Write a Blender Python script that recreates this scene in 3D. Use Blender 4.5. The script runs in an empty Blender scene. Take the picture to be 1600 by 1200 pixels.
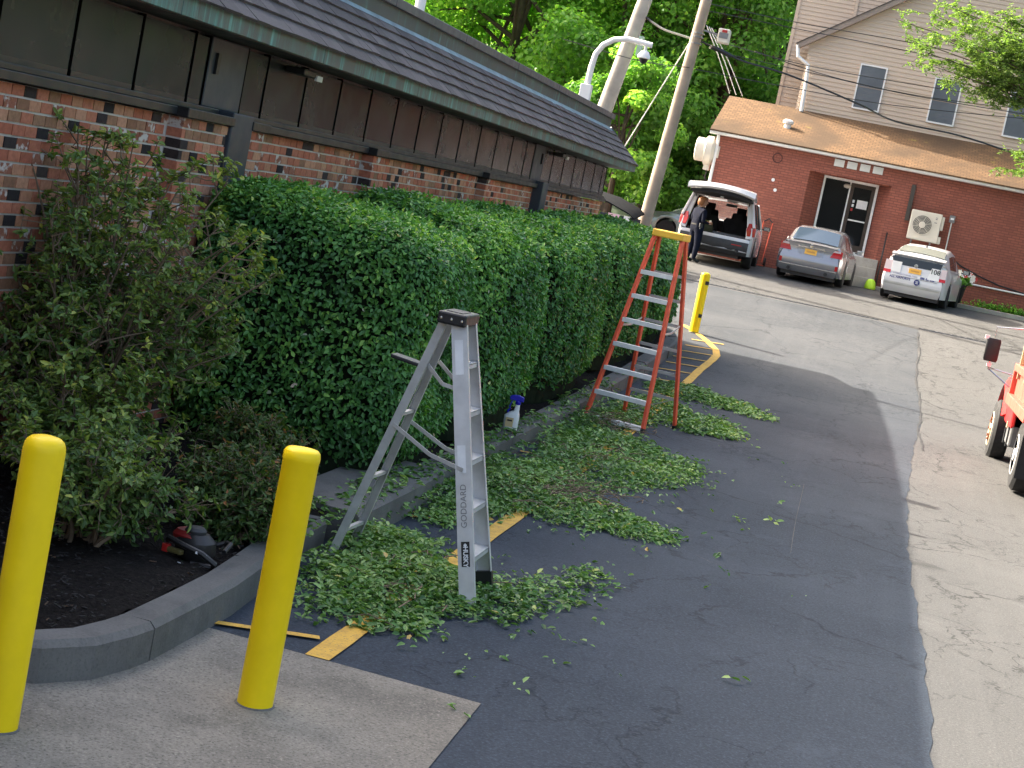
import bpy, math, random
import numpy as np
from mathutils import Vector, Matrix
random.seed(7); RNG = np.random.default_rng(7)
scene = bpy.context.scene
COL = scene.collection
R = math.radians

# ------------------------------------------------------------------ camera
F, YAW, PIT, ROL, H = 2729.35, -0.1890, -0.11229, 0.2009, 2.55
def _axes():
    cy, sy = math.cos(YAW), math.sin(YAW); cp, sp = math.cos(PIT), math.sin(PIT)
    f = np.array([sy*cp, cy*cp, sp]); r = np.array([cy, -sy, 0.0]); u = np.cross(r, f)
    c, s = math.cos(ROL), math.sin(ROL)
    return c*r+s*u, -s*r+c*u, f
CR, CU, CF = _axes(); CAM = np.array([0, 0, H])
cd = bpy.data.cameras.new('camera'); cam = bpy.data.objects.new('camera', cd); COL.objects.link(cam)
cd.sensor_fit = 'HORIZONTAL'; cd.sensor_width = 36; cd.lens = 36*F/1600
cd.clip_start = .1; cd.clip_end = 2000
m = Matrix.Identity(4)
for i in range(3):
    m[i][0], m[i][1], m[i][2], m[i][3] = CR[i], CU[i], -CF[i], CAM[i]
cam.matrix_world = m
scene.camera = cam
# ------------------------------------------------------------------ sky, sun, exposure
SUN = Vector((-1.46, .48, 1.0)).normalized()
world = bpy.data.worlds.new('World'); scene.world = world; world.use_nodes = True
wn = world.node_tree; bg = wn.nodes['Background']
sky = wn.nodes.new('ShaderNodeTexSky'); sky.sky_type = 'NISHITA'; sky.sun_disc = False
sky.sun_elevation = math.asin(SUN.z); sky.sun_rotation = math.atan2(SUN.x, SUN.y) % (2*math.pi)
sky.air_density = 1.0; sky.dust_density = 9.0; sky.ozone_density = .3
wn.links.new(sky.outputs[0], bg.inputs[0]); bg.inputs[1].default_value = .15
sl = bpy.data.lights.new('sun', 'SUN'); sl.energy = 3.7; sl.angle = R(.53); sl.color = (1, .93, .82)
so = bpy.data.objects.new('sun', sl); COL.objects.link(so)
so.rotation_euler = (-SUN).to_track_quat('-Z', 'Y').to_euler(); so.location = (-40, 30, 40)
scene.view_settings.view_transform = 'Standard'; scene.view_settings.look = 'None'
scene.view_settings.exposure = 2.12; scene.view_settings.gamma = 1; scene.view_settings.use_curve_mapping = False
scene.render.engine = 'CYCLES'; scene.cycles.use_denoising = True
scene.cycles.max_bounces = 6; scene.cycles.transparent_max_bounces = 8; scene.cycles.sample_clamp_indirect = 6

# ------------------------------------------------------------------ pixel -> place helpers
def ray(x, y): return (x-800)/F*CR + (600-y)/F*CU + CF
def atY(x, y, Y): d = ray(x, y); return CAM + d*(Y/d[1])
def atX(x, y, X): d = ray(x, y); return CAM + d*(X/d[0])
_ys = np.arange(-60, 260, .25)
_zs = np.interp(_ys, [-60, 20, 26, 30, 34, 38, 41, 45.5, 50.5, 60, 300], [0, 0, .12, .30, .60, 1.0, 1.30, 1.55, 1.66, 1.75, 1.75])
_zs = np.convolve(np.pad(_zs, 8, 'edge'), np.ones(17)/17, 'valid')
def gz(y): return float(np.interp(y, _ys, _zs))
def onground(x, y):
    d = ray(x, y); t = 3.0
    while t < 150:
        P = CAM + d*t
        if P[2] < gz(P[1]): break
        t += .02
    return P

# ------------------------------------------------------------------ object helpers
def tag(o, label, cat, group=None):
    o['label'] = label; o['category'] = cat
    if group: o['group'] = group
    return o
def thing(name, label, cat, loc=(0, 0, 0), rotz=0, group=None):
    o = bpy.data.objects.new(name, None); COL.objects.link(o)
    o.empty_display_size = .2
    o.location = loc; o.rotation_euler = (0, 0, rotz)
    return tag(o, label, cat, group)
WORLDY = set()      # names of children already shifted so that their mesh is in world coordinates
def link(o, parent=None, world=False):
    COL.objects.link(o)
    if parent is not None:
        o.parent = parent
        if world:
            if parent.name not in WORLDY: o.location = -parent.location
            WORLDY.add(o.name)
    return o
def finish(me, smooth):
    if smooth:
        me.polygons.foreach_set('use_smooth', [True]*len(me.polygons))
        if smooth != 2: me.set_sharp_from_angle(angle=R(38))
    me.update()
class MB:
    def __init__(self): self.v = []; self.f = []; self.m = []
    def add(self, vs, fs, mi=0):
        b = len(self.v); self.v += [tuple(map(float, p)) for p in vs]
        for f in fs: self.f.append([b+i for i in f]); self.m.append(mi)
        return self
    def box(self, x0, x1, y0, y1, z0, z1, mi=0):
        return self.add([(x0,y0,z0),(x1,y0,z0),(x1,y1,z0),(x0,y1,z0),(x0,y0,z1),(x1,y0,z1),(x1,y1,z1),(x0,y1,z1)],
            [(0,3,2,1),(4,5,6,7),(0,1,5,4),(1,2,6,5),(2,3,7,6),(3,0,4,7)], mi)
    def prism(self, pts, vec, mi=0):
        n = len(pts); vec = np.array(vec, float)
        return self.add([np.array(p, float) for p in pts]+[np.array(p, float)+vec for p in pts],
            [list(range(n))[::-1], list(range(n, 2*n))]+[(i, (i+1) % n, n+(i+1) % n, n+i) for i in range(n)], mi)
    def bar(self, p, q, w, h, up=(0, 0, 1), mi=0):
        p = Vector(p); q = Vector(q); d = (q-p).normalized(); up = Vector(up)
        s = d.cross(up)
        if s.length < 1e-4: s = d.cross(Vector((1, 0, 0)))
        s.normalize(); u = s.cross(d)
        a, b = s*w/2, u*h/2
        vs = [p-a-b, p+a-b, p+a+b, p-a+b, q-a-b, q+a-b, q+a+b, q-a+b]
        return self.add(vs, [(3,2,1,0),(4,5,6,7),(0,1,5,4),(1,2,6,5),(2,3,7,6),(3,0,4,7)], mi)
    def tube(self, pts, r, n=8, mi=0):
        pts = [Vector(p) for p in pts]; k = len(pts)
        rs = r if isinstance(r, (list, tuple)) else [r]*k
        vs = []; prev = None
        for i, p in enumerate(pts):
            d = (pts[min(i+1, k-1)]-pts[max(i-1, 0)]).normalized()
            if prev is None:
                s = d.orthogonal().normalized()
            else:
                s = (prev-d*prev.dot(d)).normalized()
            prev = s; u = d.cross(s)
            for j in range(n):
                a = 2*math.pi*j/n; vs.append(p+(s*math.cos(a)+u*math.sin(a))*rs[i])
        fs = [(i*n+j, i*n+(j+1) % n, (i+1)*n+(j+1) % n, (i+1)*n+j) for i in range(k-1) for j in range(n)]
        fs += [list(range(n))[::-1], list(range((k-1)*n, k*n))]
        return self.add(vs, fs, mi)
    def lathe(self, prof, n=20, c=(0, 0, 0), axis='z', mi=0):
        vs = []
        for r, z in prof:
            for j in range(n):
                a = 2*math.pi*j/n; x, y = r*math.cos(a), r*math.sin(a)
                p = (x, y, z) if axis == 'z' else ((z, x, y) if axis == 'x' else (y, z, x))
                vs.append((p[0]+c[0], p[1]+c[1], p[2]+c[2]))
        k = len(prof)
        fs = [(i*n+j, i*n+(j+1) % n, (i+1)*n+(j+1) % n, (i+1)*n+j) for i in range(k-1) for j in range(n)]
        if prof[0][0] > 1e-5: fs.append(list(range(n))[::-1])
        if prof[-1][0] > 1e-5: fs.append(list(range((k-1)*n, k*n)))
        return self.add(vs, fs, mi)
    def loft(self, rings, mi=0, cap0=True, cap1=True):
        n = len(rings[0]); vs = [p for r in rings for p in r]
        fs = [(i*n+j, i*n+(j+1) % n, (i+1)*n+(j+1) % n, (i+1)*n+j) for i in range(len(rings)-1) for j in range(n)]
        if cap0: fs.append(list(range(n))[::-1])
        if cap1: fs.append(list(range((len(rings)-1)*n, len(rings)*n)))
        return self.add(vs, fs, mi)
    def mesh(self, name, mats, smooth=False):
        me = bpy.data.meshes.new(name); me.from_pydata(self.v, [], self.f)
        for mt in (mats if isinstance(mats, (list, tuple)) else [mats]): me.materials.append(mt)
        if any(self.m): me.polygons.foreach_set('material_index', self.m)
        finish(me, smooth); return me
    def build(self, name, mats, parent=None, smooth=False, world=False, bevel=0, seg=2):
        o = bpy.data.objects.new(name, self.mesh(name, mats, smooth))
        link(o, parent, world)
        if bevel:
            b = o.modifiers.new('bevel', 'BEVEL'); b.width = bevel; b.segments = seg; b.limit_method = 'ANGLE'; b.angle_limit = R(35)
            if not smooth:
                pass
        return o
def structure(o): o['kind'] = 'structure'; return o
def copy_tree(o, parent=None):
    c = o.copy(); COL.objects.link(c); c.parent = parent
    for ch in [x for x in bpy.data.objects if x.parent == o]: copy_tree(ch, c)
    return c
def text_mesh(s, size, mat, extrude=.002, bold=0):
    cu = bpy.data.curves.new('txt', 'FONT'); cu.body = s; cu.size = size; cu.extrude = extrude; cu.offset = bold
    cu.align_x = 'CENTER'; cu.align_y = 'CENTER'
    o = bpy.data.objects.new('txt', cu); COL.objects.link(o)
    me = bpy.data.meshes.new_from_object(o.evaluated_get(bpy.context.evaluated_depsgraph_get()))
    bpy.data.objects.remove(o); me.materials.clear(); me.materials.append(mat); return me
def place_text(name, s, size, mat, origin, right, up, parent, world=False, bold=0, extrude=.002):
    me = text_mesh(s, size, mat, extrude, bold)
    r = Vector(right).normalized(); u = Vector(up).normalized(); n = r.cross(u); o = Vector(origin)
    me.transform(Matrix(((r.x, u.x, n.x, o.x), (r.y, u.y, n.y, o.y), (r.z, u.z, n.z, o.z), (0, 0, 0, 1))))
    ob = bpy.data.objects.new(name, me); link(ob, parent, world); return ob

# ------------------------------------------------------------------ materials
class SH:
    def __init__(self, name):
        self.mat = bpy.data.materials.new(name); self.mat.use_nodes = True
        self.nt = self.mat.node_tree; self.bsdf = self.nt.nodes['Principled BSDF']; self.out = self.nt.nodes['Material Output']
    def n(self, typ, ins=None, **props):
        nd = self.nt.nodes.new(typ)
        for k, v in props.items(): setattr(nd, k, v)
        for k, v in (ins or {}).items(): self.set(nd, k, v)
        return nd
    def set(self, nd, k, v):
        s = nd.inputs[k]
        if hasattr(v, 'is_output'): self.nt.links.new(v, s)
        else:
            if isinstance(v, (tuple, list)) and len(v) == 3 and s.type == 'RGBA': v = (*v, 1)
            s.default_value = v
    def pos(self): return self.n('ShaderNodeNewGeometry').outputs['Position']
    def obj(self): return self.n('ShaderNodeTexCoord').outputs['Object']
    def noise(self, co, scale, detail=4, rough=.55, dist=0):
        return self.n('ShaderNodeTexNoise', {'Vector': co, 'Scale': scale, 'Detail': detail, 'Roughness': rough, 'Distortion': dist}).outputs['Fac']
    def ramp(self, fac, stops, interp='LINEAR'):
        nd = self.n('ShaderNodeValToRGB', {'Fac': fac}); cr = nd.color_ramp; cr.interpolation = interp
        while len(cr.elements) < len(stops): cr.elements.new(.5)
        for e, (p, c) in zip(cr.elements, stops):
            e.position = p; e.color = (*c, 1) if len(c) == 3 else c
        return nd.outputs['Color']
    def g(self, fac, a, b, va=0.0, vb=1.0):
        return self.n('ShaderNodeMapRange', {'Value': fac, 'From Min': a, 'From Max': b, 'To Min': va, 'To Max': vb}).outputs[0]
    def mix(self, fac, a, b, mode='MIX'):
        nd = self.n('ShaderNodeMix', data_type='RGBA', blend_type=mode)
        self.set(nd, 0, fac); self.set(nd, 6, a); self.set(nd, 7, b); return nd.outputs[2]
    def math(self, op, a, b=0.0):
        nd = self.n('ShaderNodeMath', operation=op); self.set(nd, 0, a); self.set(nd, 1, b); return nd.outputs[0]
    def bump(self, h, strength=.3, dist=.01):
        o = self.n('ShaderNodeBump', {'Height': h, 'Strength': strength, 'Distance': dist}).outputs[0]
        self.set(self.bsdf, 'Normal', o)
    def p(self, **kw):
        for k, v in kw.items():
            self.set(self.bsdf, {'col': 'Base Color', 'rough': 'Roughness', 'metal': 'Metallic', 'spec': 'Specular IOR Level', 'coat': 'Coat Weight', 'trans': 'Transmission Weight', 'alpha': 'Alpha'}[k], v)
        return self
def sc3(c, k): return tuple(x*k for x in c)
def mat(name, col, rough=.6, metal=0, var=.18, vs=3, bump=0, bs=60, spec=.5, coat=0, col2=None):
    s = SH(name); co = s.obj()
    n = s.noise(co, vs, 5, .6)
    c = s.ramp(n, [(.3, sc3(col, 1-var)), (.7, col2 or sc3(col, 1+var))])
    s.p(col=c, rough=s.g(s.noise(co, vs*2.3, 3), .3, .7, max(0, rough-.08), min(1, rough+.08)), metal=metal, spec=spec, coat=coat)
    if bump: s.bump(s.noise(co, bs, 4), bump)
    return s.mat
def leafmat(name, stops, trans=.35, rough=.45):
    s = SH(name)
    t = s.n('ShaderNodeAttribute', attribute_name='tint').outputs['Fac']
    c = s.ramp(t, stops)
    s.p(col=c, rough=rough, spec=.35)
    tr = s.n('ShaderNodeBsdfTranslucent', {'Color': s.mix(1.0, c, (1.5, 1.6, .7), 'MULTIPLY')})
    mx = s.n('ShaderNodeMixShader', {0: trans, 1: s.bsdf.outputs[0], 2: tr.outputs[0]})
    s.nt.links.new(mx.outputs[0], s.out.inputs[0]); return s.mat

def asphalt(name, dark, light, crackscale, crackamt, patch=.5, fine=.25, worn_lit=None):
    s = SH(name); co = s.pos()
    big = s.noise(co, .35, 5, .6); mid = s.noise(co, 2.5, 5, .65); fi = s.noise(co, 190, 2, .7)
    c = s.mix(s.g(big, .32, .68), dark, light)
    c = s.mix(s.g(mid, .35, .75, 0, patch), c, sc3(light, .8))
    c = s.mix(s.g(s.noise(co, .9, 7, .75, .6), .56, .72, 0, .45), c, sc3(light, 1.45)); c = s.mix(s.g(s.noise(co, 1.7, 3, .5), .70, .78, 0, .5), c, sc3(dark, .6))
    # stretched tyre wear along the lane
    mp = s.n('ShaderNodeMapping', {'Vector': co, 'Scale': (3.0, .12, 1)}).outputs[0]
    c = s.mix(s.g(s.noise(mp, 1.0, 4, .7), .5, .8, 0, .35), c, sc3(light, 1.25))
    if worn_lit: c = s.mix(s.g(s.n('ShaderNodeSeparateXYZ', {0: co}).outputs[1], worn_lit[0], worn_lit[1], 0, 1), c, s.mix(1.0, c, worn_lit[2], 'MULTIPLY'))  # brightens the colour along Y, standing in for sunlight on the far stretch
    # stone speckle
    gr = s.noise(co, 55, 3, .75); c = s.mix(s.g(gr, .52, .70, 0, .7), c, sc3(light, 1.6)); c = s.mix(s.g(gr, .46, .3, 0, .6), c, sc3(dark, .55))
    c = s.mix(s.g(fi, .56, .74, 0, fine), c, sc3(light, 2.6))
    c = s.mix(s.g(fi, .46, .28, 0, .5), c, sc3(dark, .5))
    # cracks
    wob = s.noise(co, 1.6, 5, .65)
    wc = s.n('ShaderNodeVectorMath', {0: co, 1: s.n('ShaderNodeCombineXYZ', {0: s.math('MULTIPLY', wob, .9), 1: s.math('MULTIPLY', s.noise(co, 2.1, 4), .9)}).outputs[0]}, operation='ADD').outputs[0]
    sc_ = s.n('ShaderNodeMapping', {'Vector': wc, 'Scale': (1, .55, 1)}).outputs[0]
    v1 = s.n('ShaderNodeTexVoronoi', {'Vector': sc_, 'Scale': crackscale}, feature='DISTANCE_TO_EDGE').outputs['Distance']
    v2 = s.n('ShaderNodeTexVoronoi', {'Vector': sc_, 'Scale': crackscale*4.5}, feature='DISTANCE_TO_EDGE').outputs['Distance']
    m1 = s.math('MULTIPLY', s.g(v1, .008, .001), s.g(s.noise(co, .8, 3), .40, .52, 0, .8))
    m2 = s.math('MULTIPLY', s.g(v2, .022, .004), s.g(s.noise(co, .45, 4), .46, .58, 0, .75))
    v3 = s.n('ShaderNodeTexVoronoi', {'Vector': wc, 'Scale': crackscale*11}, feature='DISTANCE_TO_EDGE').outputs['Distance']
    m2 = s.math('MAXIMUM', m2, s.math('MULTIPLY', s.g(v3, .05, .01), s.g(s.noise(co, .33, 4), .52, .62, 0, .55)))
    ck = s.math('MULTIPLY', s.math('MAXIMUM', m1, m2), crackamt)
    c = s.mix(ck, c, sc3(dark, .25))
    s.p(col=c, rough=s.g(fi, .3, .7, .78, .95), spec=.16)
    s.bump(s.math('SUBTRACT', s.math('ADD', s.math('MULTIPLY', fi, .4), gr), s.math('MULTIPLY', ck, 2.0)), .45, .006)
    return s.mat
MT = {}
MT['asphalt_old'] = asphalt('weathered asphalt', (.066, .066, .064), (.100, .098, .094), .55, .9, .7, .6)
MT['asphalt_seal'] = asphalt('sealed asphalt', (.023, .031, .043), (.045, .056, .073), .42, .6, .35, .3, (15, 33, (1.9, 1.56, 1.22)))  # seal colour painted brighter far out, where the lot lies in sun
def concrete(name, a, b, speck=.5):
    s = SH(name); co = s.pos()
    c = s.mix(s.g(s.noise(co, .9, 6, .65), .32, .68), a, b)
    c = s.mix(s.g(s.noise(co, 2.2, 6, .72), .5, .72, 0, .6), c, sc3(a, .62))
    fi = s.noise(co, 70, 3, .75); c = s.mix(s.g(fi, .52, .68, 0, speck), c, sc3(a, .45))
    c = s.mix(s.g(fi, .42, .3, 0, speck), c, sc3(b, 1.3))
    s.p(col=c, rough=.88, spec=.25); s.bump(s.math('ADD', fi, s.noise(co, 14, 4)), .35, .006); return s.mat
MT['concrete'] = concrete('concrete pad', (.145, .134, .116), (.275, .25, .21), .85)
MT['kerb'] = concrete('kerb concrete', (.085, .085, .082), (.165, .16, .152), .35)
MT['walk'] = concrete('sidewalk concrete', (.34, .32, .28), (.44, .41, .36), .3)
def mulch():
    s = SH('black mulch'); co = s.pos(); n = s.noise(co, 40, 4, .7)
    s.p(col=s.ramp(n, [(.35, (.006, .005, .005)), (.62, (.02, .017, .015)), (.8, (.06, .045, .035))]), rough=.95, spec=.1)
    s.bump(n, .9, .03); return s.mat
MT['mulch'] = mulch()
def paint_line():
    s = SH('yellow road paint'); co = s.pos(); n = s.noise(co, 9, 6, .7)
    c = s.mix(s.g(n, .45, .7), (.62, .36, .045), (.42, .24, .04))
    c = s.mix(s.g(s.noise(co, 60, 3, .7), .57, .66, 0, .8), c, (.09, .085, .08))
    s.p(col=c, rough=.75); return s.mat
MT['line'] = paint_line()
def brickm(name, a, b, splotch=None, amt=.0):
    s = SH(name); co = s.pos(); t = s.n('ShaderNodeAttribute', attribute_name='tint').outputs['Fac']
    c = s.mix(t, a, b); n = s.noise(co, 28, 5, .7)
    c = s.mix(s.g(n, .4, .7, 0, .6), c, sc3(a, .55))
    if splotch: c = s.mix(s.g(s.noise(co, 13, 4, .6), .5-amt, .58-amt), c, splotch)
    s.p(col=c, rough=.9, spec=.2); s.bump(s.noise(co, 90, 3), .4, .006); return s.mat
MT['bricks'] = [brickm('brick red', (.40, .13, .078), (.50, .19, .115)), brickm('brick orange', (.46, .21, .125), (.55, .29, .18)),
    brickm('brick brown', (.27, .135, .08), (.35, .19, .115)), brickm('brick dark', (.028, .024, .025), (.07, .05, .045)),
    brickm('brick whitewashed', (.28, .10, .06), (.33, .14, .09), (.56, .51, .46), .0)]
MT['mortar'] = concrete('mortar', (.50, .47, .43), (.60, .57, .53), .2)
MT['winframe'] = mat('dark window frame', (.016, .019, .022), .45, vs=2)
MT['steel'] = mat('slate painted steel', (.033, .043, .056), .5, vs=2, bump=.05)
def pane_m():
    s = SH('dark tinted glass'); co = s.pos()
    s.p(col=s.ramp(s.noise(co, .8, 3), [(.3, (.020, .024, .025)), (.7, (.040, .045, .045))]), rough=s.g(s.noise(co, 3, 3), .3, .7, .16, .3), spec=.22); return s.mat
MT['pane'] = pane_m()
def patina(name, base, amt):
    s = SH(name); co = s.pos()
    mp = s.n('ShaderNodeMapping', {'Vector': co, 'Scale': (1, 2.2, .7)}).outputs[0]
    n = s.noise(mp, 1.6, 7, .7); st = s.noise(s.n('ShaderNodeMapping', {'Vector': co, 'Scale': (1, 9, .6)}).outputs[0], 2, 4)
    f = s.math('MULTIPLY', s.g(n, .5-amt, .68-amt), s.g(st, .3, .62))
    c = s.mix(s.g(s.noise(co, .7, 4), .35, .7), base, sc3(base, 1.5))
    c = s.mix(f, c, (.085, .24, .215)); c = s.mix(s.math('MULTIPLY', f, s.g(st, .55, .7)), c, (.20, .42, .38))
    s.p(col=c, rough=.6, metal=.15); return s.mat
MT['fascia'] = patina('patinated copper fascia', (.085, .088, .078), .06)
MT['parapet'] = patina('parapet copper', (.055, .062, .058), -.02)
MT['flash'] = mat('blue green flashing', (.16, .26, .30), .5, .2, var=.35, vs=4)
MT['cap'] = mat('slate metal cap', (.085, .088, .10), .45, .2, var=.12)
def shing():
    s = SH('dark slate shingle'); co = s.pos(); t = s.n('ShaderNodeAttribute', attribute_name='tint').outputs['Fac']
    c = s.mix(t, (.075, .067, .068), (.135, .12, .12))
    mp = s.n('ShaderNodeMapping', {'Vector': co, 'Scale': (1, 14, 1)}).outputs[0]
    c = s.mix(s.g(s.noise(mp, 2.0, 5, .7), .55, .78, 0, .5), c, (.16, .15, .155))
    n = s.noise(co, 120, 3); c = s.mix(s.g(n, .45, .75, 0, .4), c, (.03, .028, .03))
    s.p(col=c, rough=.85, spec=.3); s.bump(n, .5, .006); return s.mat
MT['shingle'] = shing()
MT['bollard'] = mat('yellow plastic sleeve', (.90, .63, .004), .45, var=.06, vs=5, bump=.08, bs=9, spec=.3)
MT['alu'] = mat('brushed aluminium', (.60, .60, .60), .42, .35, var=.12, vs=8)
MT['alu2'] = mat('dull aluminium', (.50, .50, .49), .5, .35, var=.15, vs=8)
MT['step'] = mat('pale aluminium tread', (.74, .74, .72), .5, .12, var=.1, vs=12)
MT['fibre'] = mat('orange fibreglass', (.62, .085, .035), .5, var=.12, vs=7)
MT['captop'] = mat('yellow ladder cap', (.78, .46, .05), .5, var=.12, vs=12)
MT['black'] = mat('black plastic', (.012, .012, .013), .45, var=.3, vs=10)
MT['rubber'] = mat('tyre rubber', (.018, .018, .018), .85, var=.25, vs=12, bump=.2)
MT['white'] = mat('white paint', (.72, .72, .70), .4, var=.05, vs=3)
MT['offwhite'] = mat('beige enamel', (.62, .57, .48), .45, var=.06, vs=3)
MT['chrome'] = mat('chrome', (.7, .7, .7), .18, .9, var=.05)
MT['darkgrey'] = mat('dark grey plastic', (.035, .036, .038), .6, var=.2, vs=6)
MT['grey'] = mat('mid grey metal', (.20, .20, .20), .5, .3, var=.15)
MT['red'] = mat('red plastic', (.40, .018, .015), .4, var=.15)
MT['bluecap'] = mat('blue plastic', (.015, .012, .42), .35, var=.1)
MT['sticker'] = mat('white sticker', (.72, .72, .72), .6, var=.08, vs=12)
MT['wood'] = mat('weathered plank', (.36, .27, .165), .8, var=.25, vs=5, bump=.2, bs=20)
MT['polewood'] = mat('weathered pole timber', (.30, .24, .185), .9, var=.2, vs=2.5, bump=.5, bs=14)
MT['bark'] = mat('bark', (.085, .062, .045), .95, var=.3, vs=6, bump=.7, bs=18)
MT['twig'] = mat('twig bark', (.16, .115, .075), .9, var=.3, vs=10)
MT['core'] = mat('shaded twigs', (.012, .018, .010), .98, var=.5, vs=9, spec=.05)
# ================================================================== ground sheets
def sheet(name, xs, ys, dz, material, edge=None):
    """a draped grid on the ground profile; edge(x_index, y) may move the border columns"""
    v = []; f = []
    for j, y in enumerate(ys):
        for i, x in enumerate(xs):
            X = edge(i, x, y) if edge else x
            v.append((X, y, gz(y)+dz))
    n = len(xs)
    for j in range(len(ys)-1):
        for i in range(n-1):
            a = j*n+i; f.append((a, a+1, a+1+n, a+n))
    me = bpy.data.meshes.new(name); me.from_pydata(v, [], f); me.materials.append(material); finish(me, 2)
    return structure(link(bpy.data.objects.new(name, me)))
YS = list(np.concatenate([np.arange(-60, 0, 10), np.arange(0, 62, .5), np.arange(62, 251, 20)]))
sheet('ground', [-250, -80, -30, -15, -8, -3, 0, 3, 8, 15, 30, 80, 250], YS, 0, MT['asphalt_old'])
def wob(y, s=0): return .02*math.sin(y*.7+s)+.012*math.sin(y*3.7+1+s)+.010*math.sin(y*11.1+s)
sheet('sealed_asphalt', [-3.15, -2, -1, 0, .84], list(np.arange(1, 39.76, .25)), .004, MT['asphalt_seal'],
      lambda i, x, y: x+(wob(y)+.28*min(1, max(0, (y-20)/7)) if i == 4 else -3.2*min(1, max(0, (y-31.2)/2)) if i == 0 else 0))  # near right edge laid along the building's shadow; dark seal colour deepens it
def blob(name, cx, cy, rx, ry, material, dz):
    mb = MB(); n = 22; pts = []
    for k in range(n):
        a = 2*math.pi*k/n; r = 1+.25*math.sin(3*a+cx)+.15*math.sin(7*a+cy)
        pts.append((cx+rx*r*math.cos(a), cy+ry*r*math.sin(a)))
    mb.add([(x, y, gz(y)+dz) for x, y in pts], [list(range(n))])
    return structure(mb.build(name, material))
cr = []
for k in range(60):
    y = 24.5+k*.25; cr.append((1.13+.03*math.sin(y*.9)+.015*math.sin(y*2.3)+random.uniform(-.012, .012), y))
mb = MB(); vs = []
for k, (x, y) in enumerate(cr): w_ = random.uniform(.004, .022); vs += [(x-w_, y, gz(y)+.009), (x+w_, y, gz(y)+.009)]
mb.add(vs, [(2*k, 2*k+1, 2*k+3, 2*k+2) for k in range(59)]); structure(mb.build('asphalt_crack', mat('dark crack', (.03, .03, .03), .95)))
def scuff(pts, w):
    P = [onground(*p) for p in pts]; mb = MB(); vs = []
    for k, p in enumerate(P): ww = w*(.4+.6*random.random()); vs += [(p[0]-ww, p[1], p[2]+.010), (p[0]+ww, p[1], p[2]+.010)]
    mb.add(vs, [(2*k, 2*k+1, 2*k+3, 2*k+2) for k in range(len(P)-1)]); structure(mb.build('tyre_scuff', MT['asphalt_old']))
scuff([(1256, 758), (1250, 785), (1244, 810), (1239, 838), (1235, 866)], .005); scuff([(1085, 868), (1110, 880), (1140, 890), (1165, 896)], .008)
# concrete pad
mb = MB(); pad = [(-8, -4), (-1.39, -4), (-1.385, 4), (-1.40, 7.2), (-1.42, 8.30), (-2.0, 8.33), (-2.83, 8.37), (-3.1, 8.38), (-8, 8.38)]
mb.add([(x, y, .010) for x, y in pad], [list(range(len(pad)))]); structure(mb.build('concrete_pad', MT['concrete']))
# yellow paint
def ribbon(name, pts, w, dz=.014):
    mb = MB(); P = []
    for a, b in zip(pts[:-1], pts[1:]):
        k = max(1, int(math.hypot(b[0]-a[0], b[1]-a[1])/.4))
        P += [(a[0]+(b[0]-a[0])*t/k, a[1]+(b[1]-a[1])*t/k) for t in range(k)]
    P.append(pts[-1]); vs = []
    for i, p in enumerate(P):
        a = P[max(i-1, 0)]; b = P[min(i+1, len(P)-1)]; d = Vector((b[0]-a[0], b[1]-a[1])).normalized(); s = Vector((-d.y, d.x))*(w/2*(1+.05*math.sin(i*2.3)))
        for q in (Vector(p)+s, Vector(p)-s): vs.append((q.x, q.y, gz(q.y)+dz))
    mb.add(vs, [(2*i, 2*i+1, 2*i+3, 2*i+2) for i in range(len(P)-1)])
    return structure(mb.build(name, MT['line']))
ribbon('painted_line', [(-2.30, 8.34), (-2.31, 14), (-2.35, 19.5), (-2.38, 24), (-2.40, 28), (-2.36, 29.6), (-2.36, 30.3), (-2.45, 31.0), (-2.72, 31.9), (-2.98, 32.6), (-3.35, 33.3)], .13)
for y in (8.62, 10.6, 12.5, 14.6, 16.8, 19.2, 21.6, 24.2, 25.9, 27.3, 28.3, 29.2, 30.1, 30.9, 31.8):
    ribbon('painted_hatch', [(-2.97, y-.17), (-2.40, y+.06)], .075 if y > 20 else .06, .018)
# far lot strip and kerb in front of the far building
sheet('far_lot_paving', [-14, -8, -4, 0, 4, 8, 12, 20], list(np.arange(40.12, 50.6, .5)), .005, MT['asphalt_old'])
mb = MB(); mb.box(-.2, 12, 49.75, 50.5, gz(50)-.05, gz(50)+.11); structure(mb.build('sidewalk', MT['walk'], bevel=.01))
# trench drain across the lot: frame rails and cross bars
z0 = gz(40)
for (xa, xb, w, step) in ((-4.6, .25, .10, .105), (1.15, 2.75, .19, .16)):
    t = thing('trench_drain', 'narrow slotted trench drain crossing the asphalt before the parked cars' if xa < 0 else 'short wide slotted drain grate set in the asphalt near the red truck', 'drain', ((xa+xb)/2, 40, z0))
    b = MB(); b.box(xa, xb, 40-w/2-.025, 40-w/2, z0-.03, z0+.010); b.box(xa, xb, 40+w/2, 40+w/2+.025, z0-.03, z0+.010); b.build('rail', MT['grey'], t, world=True)
    b = MB(); b.box(xa, xb, 40-w/2, 40+w/2, z0-.02, z0+.006); b.build('channel', MT['black'], t, world=True)
    x = xa+step/2
    while x < xb:
        b = MB(); b.box(x-.022, x+.022, 40-w/2, 40+w/2, z0, z0+.012); b.build('bar', MT['grey'], t, world=True); x += step
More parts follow.
